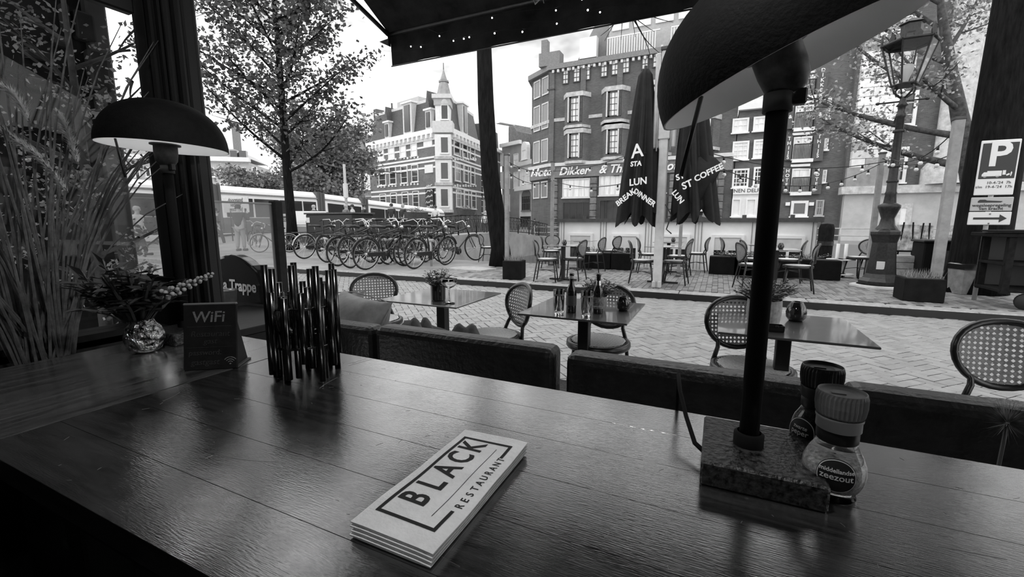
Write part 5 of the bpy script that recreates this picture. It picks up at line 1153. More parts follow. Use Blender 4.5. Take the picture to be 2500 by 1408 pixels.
# ---- dried thistle in a floor vase between the wall and the bench
q = VY(2445, 1030, 1.32); t = thing('dried_flower', 'faint feathery dried flower head in the dark at the right edge', 'plant', (q.x, 1.32, 0)); MB().lathe([(.001, 0), (.06, 0), (.07, .15), (.03, .34), (.034, .36), (.026, .35)], 18).build('vase', blackm, t); MB().tube([(0, 0, .3), (.01, 0, q.z)], .004, 5).build('stem', stemm, t); b = MB(); rd = random.Random(3)
for k in range(260):
    d = Vector((rd.gauss(0, 1), rd.gauss(0, 1), rd.gauss(0, .8) + .3)).normalized(); s_ = d.cross(Vector((.3, .5, .8))).normalized() * .0012; e = d * rd.uniform(.03, .06); b.add([d * .008 - s_, d * .008 + s_, e], [(0, 1, 2)])
b.build('thistle_head', mat('dry thistle', .16, .9), t, (.01, 0, q.z), kind='stuff')
# ============================================================ STREET LIFE: TREES, BICYCLES, TRAM, PEOPLE, SIGNS
bark = mat('tree bark', .010, .9, spec=.1, var=.6, scale=7, stretch=(3, 3, .5), bump=.8, bscale=16); bark2 = mat('grey bark', .07, .9, var=.6, scale=9, bump=.6, bscale=20)
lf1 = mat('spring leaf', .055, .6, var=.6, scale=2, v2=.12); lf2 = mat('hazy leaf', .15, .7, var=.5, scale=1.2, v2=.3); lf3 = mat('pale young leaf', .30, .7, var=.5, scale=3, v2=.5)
def leaf_quads(B, c, n, rad, size, r):
    for k in range(n):
        d = Vector((r.gauss(0, 1), r.gauss(0, 1), r.gauss(0, .8))) * rad * .55; p_ = c + d; u = Vector((r.gauss(0, 1), r.gauss(0, 1), r.gauss(0, .7))).normalized(); v_ = u.cross(Vector((r.gauss(0, 1), r.gauss(0, 1), r.gauss(0, 1)))).normalized(); s_ = size * r.uniform(.6, 1.3)
        B.add([p_ - u * s_ * .5, p_ + v_ * s_ * .35 - u * s_ * .05, p_ + u * s_ * .6, p_ - v_ * s_ * .35 - u * s_ * .05], [(0, 1, 2, 3)])
def limb(a, b, r0, r1, r, bend=.12, n=6):
    a, b = Vector(a), Vector(b); L = (b - a).length; off = Vector((r.gauss(0, 1), r.gauss(0, 1), r.gauss(0, .4))) * L * bend
    pts = [a.lerp(b, i / n) + off * math.sin(pi * i / n) * .6 for i in range(n + 1)]; return pts, [r0 + (r1 - r0) * i / n for i in range(n + 1)]
def tree(name, label, p, trunk, rt, boughs, leafm_, nleaf, lsize, seed, bm=None, sub=5, clump=.45, top=None):
    """boughs: (start height, azimuth, reach, rise, radius)"""
    t = thing(name, label, 'tree', p); r = random.Random(seed); L = MB(); bm = bm or bark
    tp_, tr = [Vector(q) for q in trunk], rt; MB().tube(tp_, tr, 14).build('trunk', bm, t)
    def at(z):
        for a, b in zip(tp_, tp_[1:]):
            if a.z <= z <= b.z: return a.lerp(b, (z - a.z) / (b.z - a.z))
        return tp_[-1]
    for (z, az, re, ri, rad) in boughs:
        a = at(z); e = a + Vector((math.cos(az) * re, math.sin(az) * re, ri)); pts, rs_ = limb(a, e, rad, rad * .18, r, .06, 8); pts = [q + Vector((0, 0, .10 * re * math.sin(pi * i / 8) * -.4)) for i, q in enumerate(pts)]
        bo_ = MB().tube(pts, rs_, 6, cap=False).build('bough', bm, t); tw = MB()
        for k in range(sub):
            i = 2 + int(k * 6 / sub); c = pts[i]; az2 = az + r.choice((-1, 1)) * r.uniform(.4, 1.2); l2 = re * r.uniform(.22, .5) * (1 - .05 * i)
            e2 = c + Vector((math.cos(az2) * l2, math.sin(az2) * l2, l2 * r.uniform(.1, .8))); p2, r2 = limb(c, e2, rs_[i] * .55, .006, r, .1, 4); tw.tube(p2, r2, 4, cap=False)
            for q in p2[1:]: leaf_quads(L, q, nleaf, clump, lsize, r)
        for q in pts[3:]: leaf_quads(L, q, nleaf, clump, lsize, r)
        tw.build('twigs', bm, bo_, kind='stuff')
    L.build('leaves', leafm_, t, kind='stuff'); return t
r1 = random.Random(40); bgh = []
for k in range(34):
    z = 3.3 + 8.3 * (k / 33); az = k * 2.39 + r1.uniform(-.3, .3); re = (3.5 if z < 8 else 3.5 - (z - 8) * .55) * r1.uniform(.75, 1.1); bgh.append((z, az, re, re * r1.uniform(.5, .9), .07 - .004 * (z - 3)))
p = G(716, 612, .12)
tree('leafy_street_tree', 'tall young leafy tree rising above the parked bicycles', (p.x, p.y, .12), [(0, 0, 0), (.02, 0, 1.2), (-.04, .02, 3.2), (.0, 0, 6), (-.05, .05, 9), (-.15, 0, 12.2), (-.2, 0, 14)], [.28, .2, .17, .14, .1, .05, .02], bgh, lf1, 13, .17, 3, sub=6, clump=.5)
p = pt(800, 44); r2 = random.Random(7); b2 = [(2.5 + 6.5 * k / 23, k * 2.4, 5.2 * r2.uniform(.6, 1.), 2.6 * r2.uniform(.2, 1.1), .12) for k in range(24)]
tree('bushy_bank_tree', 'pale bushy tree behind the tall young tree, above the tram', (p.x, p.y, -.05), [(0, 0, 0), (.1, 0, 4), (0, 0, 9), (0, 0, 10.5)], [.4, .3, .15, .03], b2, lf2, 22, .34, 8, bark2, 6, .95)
p = pt(640, 48); b3 = [(1.8 + 3.6 * k / 15, k * 2.4, 4.6 * r2.uniform(.6, 1.), 1.8 * r2.uniform(.2, 1.1), .1) for k in range(16)]
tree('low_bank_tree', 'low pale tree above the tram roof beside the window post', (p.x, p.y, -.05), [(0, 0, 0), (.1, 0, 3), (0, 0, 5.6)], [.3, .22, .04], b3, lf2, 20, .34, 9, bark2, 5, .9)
# bare leaning trunk, its crown is above the awning
p = G(1222, 648, .12); py_ = p.y
q1 = VY(1196, 420, py_); q2 = VY(1186, 250, py_); q3 = VY(1182, 120, py_); q4 = VY(1165, -160, py_)
base = Vector((p.x, py_, .12)); tr = [Vector((0, 0, 0)), Vector((.0, 0, .5)), q1 - base, q2 - base, q3 - base, q4 - base, q4 - base + Vector((-.3, .2, 3))]
tree('leaning_trunk_tree', 'bare dark tree trunk leaning to the left before the canal', base, tr, [.34, .27, .24, .22, .20, .19, .12], [(8.2, .5, 3, 3, .1), (8.8, 2.5, 3, 3, .1), (9.2, 4.2, 3.2, 3.4, .1)], lf1, 6, .16, 12)
# big dark trunk behind the parking sign
a_, b_ = VY(2343, 570, 10.1), VY(2497, 560, 10.1); rr = (b_.x - a_.x) / 2 * .93; cx = (a_.x + b_.x) / 2 + .02
tree('thick_dark_trunk_tree', 'thick dark tree trunk behind the parking sign at the right', (cx, 10.4, .12), [(0, 0, 0), (0, 0, .5), (0, 0, 2), (.02, 0, 4.5), (.05, 0, 8.5)], [rr * 1.25, rr * 1.05, rr, rr * .95, rr * .8], [(6.8, 2.6, 3, 2.6, .2), (7.2, 1.2, 3, 3, .2), (7.6, 4.6, 3.4, 3.0, .2)], lf3, 5, .14, 15)
# slender tree with young leaves left of it
q = VY(2400, 560, 13.6); r4 = random.Random(31); zz = lambda x, y: VY(x, y, 13.6) - Vector((q.x, 13.6, -.05))
b4 = [(2.6, 2.9, 2.9, 1.5, .09), (3.3, 3.3, 3.4, 1.2, .08), (4.2, 2.6, 2.6, 2.6, .07), (4.9, 3.6, 2.4, 1.6, .06), (5.6, 2.9, 2.0, 2.2, .05), (6.2, 3.4, 2.2, 1.6, .05), (6.8, 2.0, 1.8, 1.8, .05), (7.2, 4.0, 1.8, 1.8, .04), (5.2, 1.0, 1.8, 1.8, .05), (3.9, 3.9, 2.6, 1.2, .06), (7.6, 3.0, 1.6, 2, .04)]
tree('young_leaf_tree', 'slender tree with pale young leaves between the lantern and the thick trunk', (q.x, 13.6, -.05), [(0, 0, 0), zz(2378, 470), zz(2352, 330), zz(2325, 190), zz(2300, 40), zz(2290, -60)], [.26, .2, .17, .12, .08, .03], b4, lf3, 22, .085, 17, bark2, 6, .42)
# bare twigs hanging below the awning edge, from a tree on the far bank
tg = VY(1520, 60, 30); t = thing('bare_branch', 'bare forked branch hanging in before the brick hotel block', 'branch', tg); r5 = random.Random(2); bb = MB()
for k in range(11):
    a = Vector((r5.uniform(-1.2, 1.2), 0, r5.uniform(.6, 2.0))); e = a + Vector((r5.uniform(-2.4, 2.4), r5.uniform(-.4, .4), -r5.uniform(1.0, 3.2))); pp_, rr_ = limb(a, e, .05, .012, r5, .12, 6); MB().tube(pp_, rr_, 5).build('twig', bark, t)
MB().tube([(0, 0, 8), (.2, 0, 4), (0, 0, 1.2)], [.14, .1, .06], 6).build('limb', bark, t)

# ---- bicycles
tyre = mat('tyre rubber', .015, .7); rim_ = mat('worn rim', .45, .35, .7); framek = mat('black bike frame', .015, .3, spec=.6); barm = mat('scuffed chrome', .6, .3, .9); saddle = mat('black saddle', .02, .45); pmg = mat('pale mudguard', .5, .5)
def wheel(par, x, z, name='wheel'):
    R_ = .335; o = MB().tube([(R_ * math.cos(2 * pi * i / 28), 0, R_ * math.sin(2 * pi * i / 28)) for i in range(28)], .019, 6, closed=True).build(name, tyre, par, (x, 0, z))
    MB().tube([(.312 * math.cos(2 * pi * i / 28), 0, .312 * math.sin(2 * pi * i / 28)) for i in range(28)], .009, 5, closed=True).build('rim', rim_, o)
    b = MB()
    for k in range(18): a = 2 * pi * k / 18; b.tube([(0, .02 * (-1) ** k, 0), (.31 * math.cos(a), 0, .31 * math.sin(a))], .0018, 3, cap=False)
    b.build('spokes', barm, o); MB().tube([(0, -.05, 0), (0, .05, 0)], .02, 8).build('hub', barm, o); return o
def bike(label, mud=None):
    t = thing('bicycle', label, 'bicycle', (0, 0, 0), 0, 'bicycles parked in the rack'); mud = mud or framek
    Rw, Fw = Vector((-.52, 0, .355)), Vector((.56, 0, .355)); BB, ST, HT, HB = Vector((-.06, 0, .29)), Vector((-.2, 0, .82)), Vector((.36, 0, .93)), Vector((.42, 0, .72))
    wheel(t, -.52, .355, 'rear_wheel'); wheel(t, .56, .355, 'front_wheel')
    f = MB().tube([BB, ST], .016, 8).tube([ST * .93 + Vector((0, 0, 0)), HT + Vector((0, 0, -.03))], .016, 8).tube([BB, HB], .018, 8).tube([HB, HT], .02, 8)
    for s in (-1, 1): f.tube([BB + Vector((0, s * .03, 0)), Rw + Vector((0, s * .055, 0))], .01, 6).tube([ST * .95 + Vector((0, s * .02, 0)), Rw + Vector((0, s * .055, 0))], .009, 6)
    f.build('frame', framek, t)
    fk = MB()
    for s in (-1, 1): fk.tube([HB + Vector((.005, s * .03, 0)), (.47, s * .05, .55), Fw + Vector((0, s * .05, 0))], .011, 6)
    fk.build('fork', framek, t)
    MB().tube([HT, HT + Vector((-.02, 0, .1))], .012, 6).build('stem', barm, t)
    h = MB().tube([(.14, -.29, 1.05), (.26, -.27, 1.09), (.36, -.12, 1.12), (.34, 0, 1.03), (.36, .12, 1.12), (.26, .27, 1.09), (.14, .29, 1.05)], .012, 8).build('handlebar', barm, t)
    for s in (-1, 1): MB().tube([(.13, s * .29, 1.048), (.23, s * .277, 1.08)], .017, 8).build('grip', black, h)
    MB().tube([ST, ST + Vector((-.03, 0, .12))], .012, 6).build('seat_post', barm, t)
    b = MB(); vs_ = []
    for j, (x, w_, z) in enumerate(((-.37, .10, .955), (-.30, .105, .965), (-.2, .075, .955), (-.1, .035, .95), (-.03, .02, .94))):
        vs_ += [(x, -w_, z - .02), (x, -w_ * .8, z + .012), (x, 0, z + .02), (x, w_ * .8, z + .012), (x, w_, z - .02), (x, 0, z - .045)]
    b.add(vs_, [(j * 6 + k, j * 6 + (k + 1) % 6, (j + 1) * 6 + (k + 1) % 6, (j + 1) * 6 + k) for j in range(4) for k in range(6)] + [(5, 4, 3, 2, 1, 0), (24, 25, 26, 27, 28, 29)], True); b.build('saddle', saddle, t)
    MB().tube([(-.52 + .375 * math.cos(a), 0, .355 + .375 * math.sin(a)) for a in [R(15 + 12 * k) for k in range(14)]], .026, 5, flat=.5).build('rear_mudguard', mud, t); MB().tube([(.56 + .375 * math.cos(a), 0, .355 + .375 * math.sin(a)) for a in [R(25 + 12 * k) for k in range(11)]], .026, 5, flat=.5).build('front_mudguard', mud, t)
    ck_ = MB().tube([(-.88, -.06, .76), (-.28, -.06, .76)], .008, 5).tube([(-.88, .06, .76), (-.28, .06, .76)], .008, 5).tube([(-.88, -.06, .76), (-.88, .06, .76)], .008, 5)
    for x in (-.75, -.62, -.49, -.36): ck_.tube([(x, -.06, .76), (x, .06, .76)], .006, 5)
    for s in (-1, 1): ck_.tube([(-.7, s * .06, .76), (-.52, s * .06, .36)], .006, 5)
    ck_.build('luggage_rack', framek, t)
    MB().lathe([(.001, -.012), (.1, -.012), (.1, .012), (.001, .012)], 20, M=Matrix.Translation(BB + Vector((0, -.06, 0))) @ Matrix.Rotation(pi / 2, 4, 'X')).bbox(-.52, -.06, -.075, -.05, .3, .40, .01).build('chain_case', framek, t)
    MB().tube([(-.06, -.09, .29), (-.02, -.09, .14), (-.02, -.2, .14)], .009, 5).tube([(-.06, .09, .29), (-.1, .09, .44), (-.1, .2, .44)], .009, 5).build('crank', barm, t); MB().tube([(-.1, .03, .27), (-.2, .14, .01)], .009, 5).build('kickstand', barm, t)
    MB().ball((.44, 0, .93), .045, 10, 6).build('headlight', barm, t); MB().bbox(-.93, -.91, -.03, .03, .5, .56, .005).build('rear_reflector', dgrey, t)
    return t
bk0 = None
ords = ('leftmost bicycle of the rack with a pale rear rim', 'second bicycle from the left in the rack', 'third bicycle from the left in the rack', 'fourth bicycle from the left in the rack', 'fifth bicycle from the left in the rack', 'sixth bicycle from the left in the rack, nearest the kerb', 'seventh bicycle from the left in the rack', 'eighth bicycle from the left in the rack', 'ninth bicycle from the left, its wheel nearest the kerb', 'rightmost bicycle of the rack, front wheel raised')
spots = [(744, 632, 84, 7), (800, 641, 100, -6), (826, 650, 88, 5), (858, 655, 96, -7), (894, 659, 80, 6), (948, 646, 98, -8), (974, 643, 80, 8), (992, 649, 102, -4), (1012, 657, 84, 8), (1084, 642, 70, -10)]
for i, (px, py, az, ln) in enumerate(spots):
    c = G(px, py, .12); a = R(az); s_ = 1.18; base = Vector((c.x, c.y, .12)) + Vector((math.cos(a), math.sin(a), 0)) * .52 * s_
    if bk0 is None: bk0 = bike(ords[0], pmg); bk0.location = base; bk0.rotation_euler = (R(ln), 0, a); bk0.scale = (s_,) * 3
    elif i == 1: bk1 = bike(ords[1]); bk1.location = base; bk1.rotation_euler = (R(ln), 0, a); bk1.scale = (s_,) * 3
    else: dup(bk1, base, 0, ords[i], None, s_, (R(ln), 0, a))
p = G(620, 606, .12); dup(bk1, (p.x, p.y, .12), 0, 'bicycle behind the glass screen beside the photographing man', None, 1.15, (R(8), 0, R(160)))
p = G(672, 616, .12); dup(bk0, (p.x, p.y, .12), 0, 'bicycle with pale frame between the dark pole and the leafy tree', None, 1.05, (R(6), 0, R(215)))
for px, py, az, ln, lb in ((838, 634, 95, 6, 'bicycle in the second row behind the third and fourth ones'), (905, 637, 82, -5, 'bicycle in the second row behind the fifth one'), (1040, 640, 100, 7, 'bicycle in the second row left of the rightmost one')):
    c = G(px, py, .12); a = R(az); dup(bk1, Vector((c.x, c.y, .12)) + Vector((math.cos(a), math.sin(a), 0)) * .6, 0, lb, None, 1.18, (R(ln), 0, a))
rk = thing('bike_rack', 'pale tubular bicycle rack behind the parked bicycles', 'bike rack', (-8.2, 10.15, .12))
MB().tube([(-3.4, 0, .72), (1.0, 0, .72)], .045, 8).build('rail', lgrey, rk); MB().tube([(-3.4, 0, .38), (1.0, 0, .38)], .03, 8).build('lower_rail', lgrey, rk)
for x in (-3.2, -1.8, -.4, .9): MB().tube([(x, 0, 0), (x, 0, .72)], .03, 8).build('rack_leg', lgrey, rk)

# ---- dark cabinets, car, poster behind the bicycles
ca_ = VY(745, 515, 13.2); cb_ = VY(965, 535, 13.2)
cbn = thing('dark_utility_cabinet', 'long dark metal cabinet behind the parked bicycles', 'cabinet', (ca_.x, 13.2, .12)); Lc = cb_.x - ca_.x
MB().bbox(0, Lc * .55, 0, 1.2, 0, 1.55, .03).build('tall_body', black, cbn); MB().bbox(Lc * .55, Lc, 0, 1.2, 0, 1.32, .03).build('low_body', black, cbn); MB().bbox(-.05, Lc * .56, -.05, 1.25, 1.55, 1.62, .01).build('lid', dgrey, cbn); MB().bbox(Lc * .56, Lc + .05, -.05, 1.25, 1.32, 1.38, .01).build('lid', dgrey, cbn)
for k in range(5): MB().box(Lc * k / 5 + .02, Lc * k / 5 + .05, -.02, 0, .1, 1.28).build('door_seam', dgrey, cbn)
MB().bbox(.05, .25, -.03, 0, 1.2, 1.42, .01).build('notice', offw, cbn)
cr_ = pt(758, 23.5); car = thing('parked_car', 'pale car roof and bonnet behind the dark cabinet', 'car', (cr_.x, cr_.y, .5), R(-40))
prf = [(-2.1, .3), (2.1, .3), (2.15, .75), (1.0, .95), (.35, 1.42), (-1.2, 1.45), (-1.9, 1.0), (-2.15, .9)]
MB().prism(prf, -.85, .85, 'y').build('body', mat('silver paint', .5, .3, .5), car, bevel=.12); MB().prism([(.3, 1.38), (-1.15, 1.4), (-1.7, 1.02), (.85, .98)], -.87, .87, 'y').build('side_glass', dglass, car)
for x in (-1.35, 1.35):
    for y in (-.8, .8): MB().lathe([(.001, -.1), (.3, -.1), (.31, 0), (.3, .1), (.001, .1)], 18, M=Matrix.Translation((x, y, .3)) @ Matrix.Rotation(pi / 2, 4, 'X')).build('wheel', tyre, car)
pA, pB = VY(683, 522, 14.0), VY(709, 586, 14.0)
ps_ = thing('poster_board', 'pale poster board left of the leafy tree trunk', 'poster', ((pA.x + pB.x) / 2, 14.0, .12)); hw_ = (pB.x - pA.x) / 2
MB().bbox(-hw_ * 1.1, hw_ * 1.1, -.02, .02, pB.z - .12, pA.z - .12, .008).build('panel', lgrey, ps_); MB().box(-hw_, hw_, -.03, .0, pA.z - .32, pA.z - .22).build('title_bar', dgrey, ps_); text('UPCLOSE', 'lettering', .17, dgrey, ps_, (0, -.026, pA.z - .42), ext=.002, bold=.006, sx=.75)
for s in (-1, 1): MB().bbox(s * hw_ - .02, s * hw_ + .02, -.01, .03, 0, pA.z - .12, .004).build('leg', dgrey, ps_)

# ---- bridge railing with flower boxes
def deck(Y): return .1 + .6 * math.sin(pi * max(0, min(1, (Y - 12.2) / 21.8)))
rlg = thing('bridge_railing', 'ornamental black iron railing along the bridge', 'railing', (-12.7, 12.4, 0)); npn = 11; seg = 1.95
for k in range(npn):
    y0, y1 = k * seg, (k + 1) * seg; z0_, z1_ = deck(12.4 + y0), deck(12.4 + y1)
    MB().tube([(0, y0, z0_ + 1.05), (0, y1, z1_ + 1.05)], .035, 6).build('top_rail', iron, rlg); MB().tube([(0, y0, z0_ + .12), (0, y1, z1_ + .12)], .025, 6).build('bottom_rail', iron, rlg); MB().tube([(0, y0, z0_ + .82), (0, y1, z1_ + .82)], .016, 6).build('middle_rail', iron, rlg)
    MB().tube([(0, y0, z0_ - .1), (0, y0, z0_ + 1.15)], .045, 6).build('rail_post', iron, rlg); b = MB()
    for j in range(4):
        u = y0 + seg * (j + .5) / 4; zz_ = deck(12.4 + u); w_ = seg / 8
        b.tube([(0, u - w_, zz_ + .12), (0, u, zz_ + .82), (0, u + w_, zz_ + .12)], .014, 4).tube([(0, u - w_, zz_ + .82), (0, u, zz_ + .3), (0, u + w_, zz_ + .82)], .014, 4).tube([(0, u, zz_ + .12), (0, u, zz_ + 1.05)], .012, 4)
        b.tube([(0, u + .1 * math.cos(a), zz_ + .93 + .1 * math.sin(a)) for a in [pi / 4 * i for i in range(8)]], .012, 4, closed=True)
    b.build('ornament', iron, rlg)
for y, lb in ((4.2, 'left flower box on the bridge railing'), (8.6, 'right flower box on the bridge railing')):
    z = deck(12.4 + y) + 1.05; fx = thing('flower_box', lb, 'flower box', (-12.7, 12.4 + y, z)); MB().prism([(-.16, .0), (.16, 0), (.2, .3), (-.2, .3)], -.65, .65, 'y').build('box', dgrey, fx)
    L, S = foliage(40, .5, .3, .1, 3); L.build('foliage', lf3, fx, (0, 0, .26), kind='stuff')
rl2 = thing('far_bank_railing', 'low white railing along the far bank before the hotel block', 'railing', (-14, 34.2, -.05))
for x in range(0, 34, 3): MB().tube([(x, 0, 0), (x, 0, 1.0)], .05, 6).build('rail_post', lgrey, rl2)
for z in (.55, 1.0): MB().tube([(0, 0, z), (33, 0, z)], .035, 6).build('rail', lgrey, rl2)

# ---- articulated tram
tramw = mat('white tram paint', .85, .35); TX = -27.5
mods = [(4.0, 16.2), (16.9, 24.0), (24.7, 28.6), (29.3, 41.0)]; zr = lambda Y: 3.62 if Y < 24 else 3.62 - (Y - 24) * .05
tm = thing('tram', 'long white articulated tram crossing the bridge', 'tram', (TX, 4.0, 0))
def shear(b, y0, y1): b.v = [(x, y, z + zr(y + 4)) for x, y, z in b.v]; return b
for a, c in mods:
    a -= 4; c -= 4; b = MB(); n = 6
    sec = [(0, -2.95), (.05, -2.0), (.0, -.75), (-.12, -.32), (-.4, -.06), (-1.0, 0), (-1.6, -.06), (-1.9, -.32), (-2.0, -.75), (-2.0, -2.95)]
    def loft(s_, m, nm, par):
        b = MB(); k = len(s_); 
        for Y in (a, (a + c) / 2, c): b.v += [(x, Y, z) for x, z in s_]
        for j in range(2): b.f += [(j * k + i, j * k + (i + 1) % k, (j + 1) * k + (i + 1) % k, (j + 1) * k + i) for i in range(k)]
        b.f += [tuple(range(k))[::-1], tuple(range(2 * k, 3 * k))]; b.sm = [False] * len(b.f); return shear(b, a, c).build(nm, m, par)
    bd_ = loft(sec, tramw, 'car_body', tm)
    loft([(.06, -2.95), (.08, -2.0), (-.3, -2.0), (-.3, -2.95)], mat('tram skirt', .12, .4), 'lower_panel', bd_); loft([(.055, -.55), (.04, -.47), (-.2, -.47), (-.2, -.55)], mgrey, 'roof_line', bd_)
    y = a + .25
    while y < c - .5:
        e = min(y + 1.7, c - .2); w_ = shear(MB().box(.0, .09, y, e, -1.95, -.78), y, e).build('window', dglass, bd_); y = e + .16
for (a, c), (d, _) in zip(mods, mods[1:]):
    b = MB(); 
    for k in range(5): y0 = c - 4 + (d - c) * k / 5; b.box(-1.95, -.02 if k % 2 else .03, y0, y0 + (d - c) / 5, -2.9, -.06 if k % 2 else -.02)
    shear(b, 0, 0).build('bellows', mat('grey bellows', .1, .7), tm)

# ---- people
skin = mat('skin', .45, .6); hairm = mat('dark hair', .03, .6); hair2 = mat('grey hair', .4, .7); coatd = mat('dark coat', .035, .8, var=.3, scale=6); coatm = mat('grey coat', .18, .8, var=.2, scale=6); coatl = mat('pale jacket', .6, .7); trou = mat('pale trousers', .34, .8); troud = mat('dark trousers', .05, .8)
def skinmesh(name, verts, edges, rad, m, par, root=0, sub=1):
    me = bpy.data.meshes.new(name); me.from_pydata(verts, edges, []); o = bpy.data.objects.new(name, me); me.materials.append(m)
    md = o.modifiers.new('skin', 'SKIN'); md.use_smooth_shade = True
    for i, sv in enumerate(me.skin_vertices[0].data): sv.radius = (rad[i], rad[i]); sv.use_root = (i == root)
    s_ = o.modifiers.new('sub', 'SUBSURF'); s_.levels = s_.render_levels = sub
    m2 = baked(o); m2.materials.clear(); m2.materials.append(m); bpy.data.objects.remove(o); return obj(m2, name, par)
def person(label, p, rz, coat, trs, hr, pose='stand', h=1.75):
    t = thing('person', label, 'person', p, rz); k = h / 1.75; t.scale = (k,) * 3
    el = {'stand': ((.27, .02, 1.1), (.27, .12, .86)), 'photo': ((.26, .2, 1.18), (.12, .42, 1.45)), 'walk': ((.26, -.08, 1.1), (.26, .06, .88))}[pose]
    ft = .16 if pose == 'walk' else .03
    V = [(0, 0, .95), (0, 0, 1.18), (0, -.01, 1.40), (0, 0, 1.50), (0, .02, 1.60), (0, .03, 1.68)]; E_ = [(0, 1), (1, 2), (2, 3), (3, 4), (4, 5)]; Rr = [.14, .13, .13, .055, .088, .075]
    for s in (-1, 1):
        b = len(V); V += [(s * .17, 0, 1.40), (s * el[0][0], el[0][1], el[0][2]), (s * el[1][0], el[1][1], el[1][2])]; Rr += [.07, .048, .036]; E_ += [(2, b), (b, b + 1), (b + 1, b + 2)]
        d = Vector(V[b + 2]) - Vector(V[b + 1]); d.normalize(); w_ = Vector(V[b + 2]); pm = w_ + d * .06; V.append(tuple(pm)); Rr.append(.034); E_.append((b + 2, b + 3))
        sx_ = Vector((0, 1, 0)) if abs(d.z) > .6 else Vector((1, 0, 0))
        for f_, (o_, l) in enumerate(((-.028, .07), (-.01, .085), (.01, .08), (.028, .06))): V.append(tuple(pm + sx_ * o_ + d * l)); Rr.append(.009); E_.append((b + 3, len(V) - 1))
        V.append(tuple(w_ + d * .04 + sx_ * .06 * s)); Rr.append(.010); E_.append((b + 2, len(V) - 1))
        b = len(V); V += [(s * .09, 0, .86), (s * .1, ft * s + .02, .48), (s * .1, ft * 1.6 * s - .02, .09), (s * .1, ft * 1.6 * s + .15, .04)]; Rr += [.095, .062, .045, .035]; E_ += [(0, b), (b, b + 1), (b + 1, b + 2), (b + 2, b + 3)]
    skinmesh('body', V, E_, Rr, skin, t)
    V = [(0, 0, .88), (0, 0, 1.18), (0, -.01, 1.38), (0, -.005, 1.47)]; E_ = [(0, 1), (1, 2), (2, 3)]; Rr = [.18, .165, .16, .075]
    for s in (-1, 1): b = len(V); V += [(s * .18, 0, 1.40), (s * el[0][0], el[0][1], el[0][2]), (s * el[1][0], el[1][1], el[1][2])]; Rr += [.088, .066, .052]; E_ += [(2, b), (b, b + 1), (b + 1, b + 2)]
    skinmesh('jacket', V, E_, Rr, coat, t)
    V = [(0, 0, .95)]; E_ = []; Rr = [.16]
    for s in (-1, 1): b = len(V); V += [(s * .09, 0, .84), (s * .1, ft * s + .02, .48), (s * .1, ft * 1.6 * s - .02, .1)]; Rr += [.115, .085, .07]; E_ += [(0, b), (b, b + 1), (b + 1, b + 2)]
    skinmesh('trousers', V, E_, Rr, trs, t)
    for s in (-1, 1): MB().bbox(s * .1 - .05, s * .1 + .05, ft * 1.6 * s - .09, ft * 1.6 * s + .2, 0, .09, .025).build('shoe', dgrey, t)
    hd = MB().lathe([(.001, .115), (.06, .108), (.098, .07), (.106, .02), (.1, -.03), (.085, -.06)], 14, (0, 0, 0), 1, 1.08).build('hair', hr, t, (0, .0, 1.665), (R(-14), 0, 0))
    for s in (-1, 1): MB().ball((s * .035, .118, 1.655), .012, 6, 4).build('eye', black, t); MB().ball((s * .095, .02, 1.64), .02, 6, 4).build('ear', skin, t)
    MB().tube([(0, .115, 1.66), (0, .142, 1.625), (0, .12, 1.615)], [.010, .017, .012], 6).build('nose', skin, t); MB().bbox(-.025, .025, .108, .122, 1.578, 1.588, .003).build('mouth', mgrey, t)
    if pose == 'photo': MB().bbox(-.04, .04, .56, .57, 1.50, 1.64, .004).build('phone', black, t)
    return t
p = G(590, 612, .12); person('man in dark jacket and pale trousers raising a phone behind the glass screen', (p.x, p.y, .12), R(30), coatd, trou, hairm, 'photo', 1.95)
p = G(536, 600, .12); person('dark coated person half hidden by the window post', (p.x, p.y, .12), R(-40), coatd, troud, hairm, 'walk', 1.85)
p = G(347, 622, .12); person('pale dressed passer-by seen through the side window', (p.x, p.y, .12), R(-60), coatl, troud, hair2, 'walk', 1.8)
for i, (px, d, rz, ct, hr, ps2, lb) in enumerate(((768, 25, 200, coatd, hair2, 'stand', 'grey haired person above the dark cabinet, nearest the tree trunk'), (846, 28, 180, coatm, hair2, 'stand', 'person in grey before the tram door'), (862, 27.4, 120, coatl, hairm, 'walk', 'dark haired person with a pale top before the tram'), (891, 27, 160, coatd, hairm, 'walk', 'person in a dark jacket right of the pale topped one'),
        (957, 26, 200, coatd, hairm, 'stand', 'dark dressed person left of the left flower box'), (985, 28, 170, coatd, hair2, 'walk', 'person close to the left flower box'), (1064, 30, 190, coatl, hairm, 'stand', 'pale dressed person between the two flower boxes'), (1185, 34, 200, coatl, hair2, 'stand', 'pale dressed person left of the leaning trunk'), (1305, 46, 150, coatd, hairm, 'walk', 'distant pedestrian before the white shop house'))):
    q = pt(px, d); person(lb, (q.x, q.y, deck(q.y) if q.y < 34 else -.05), R(rz), ct, troud, hr, ps2)

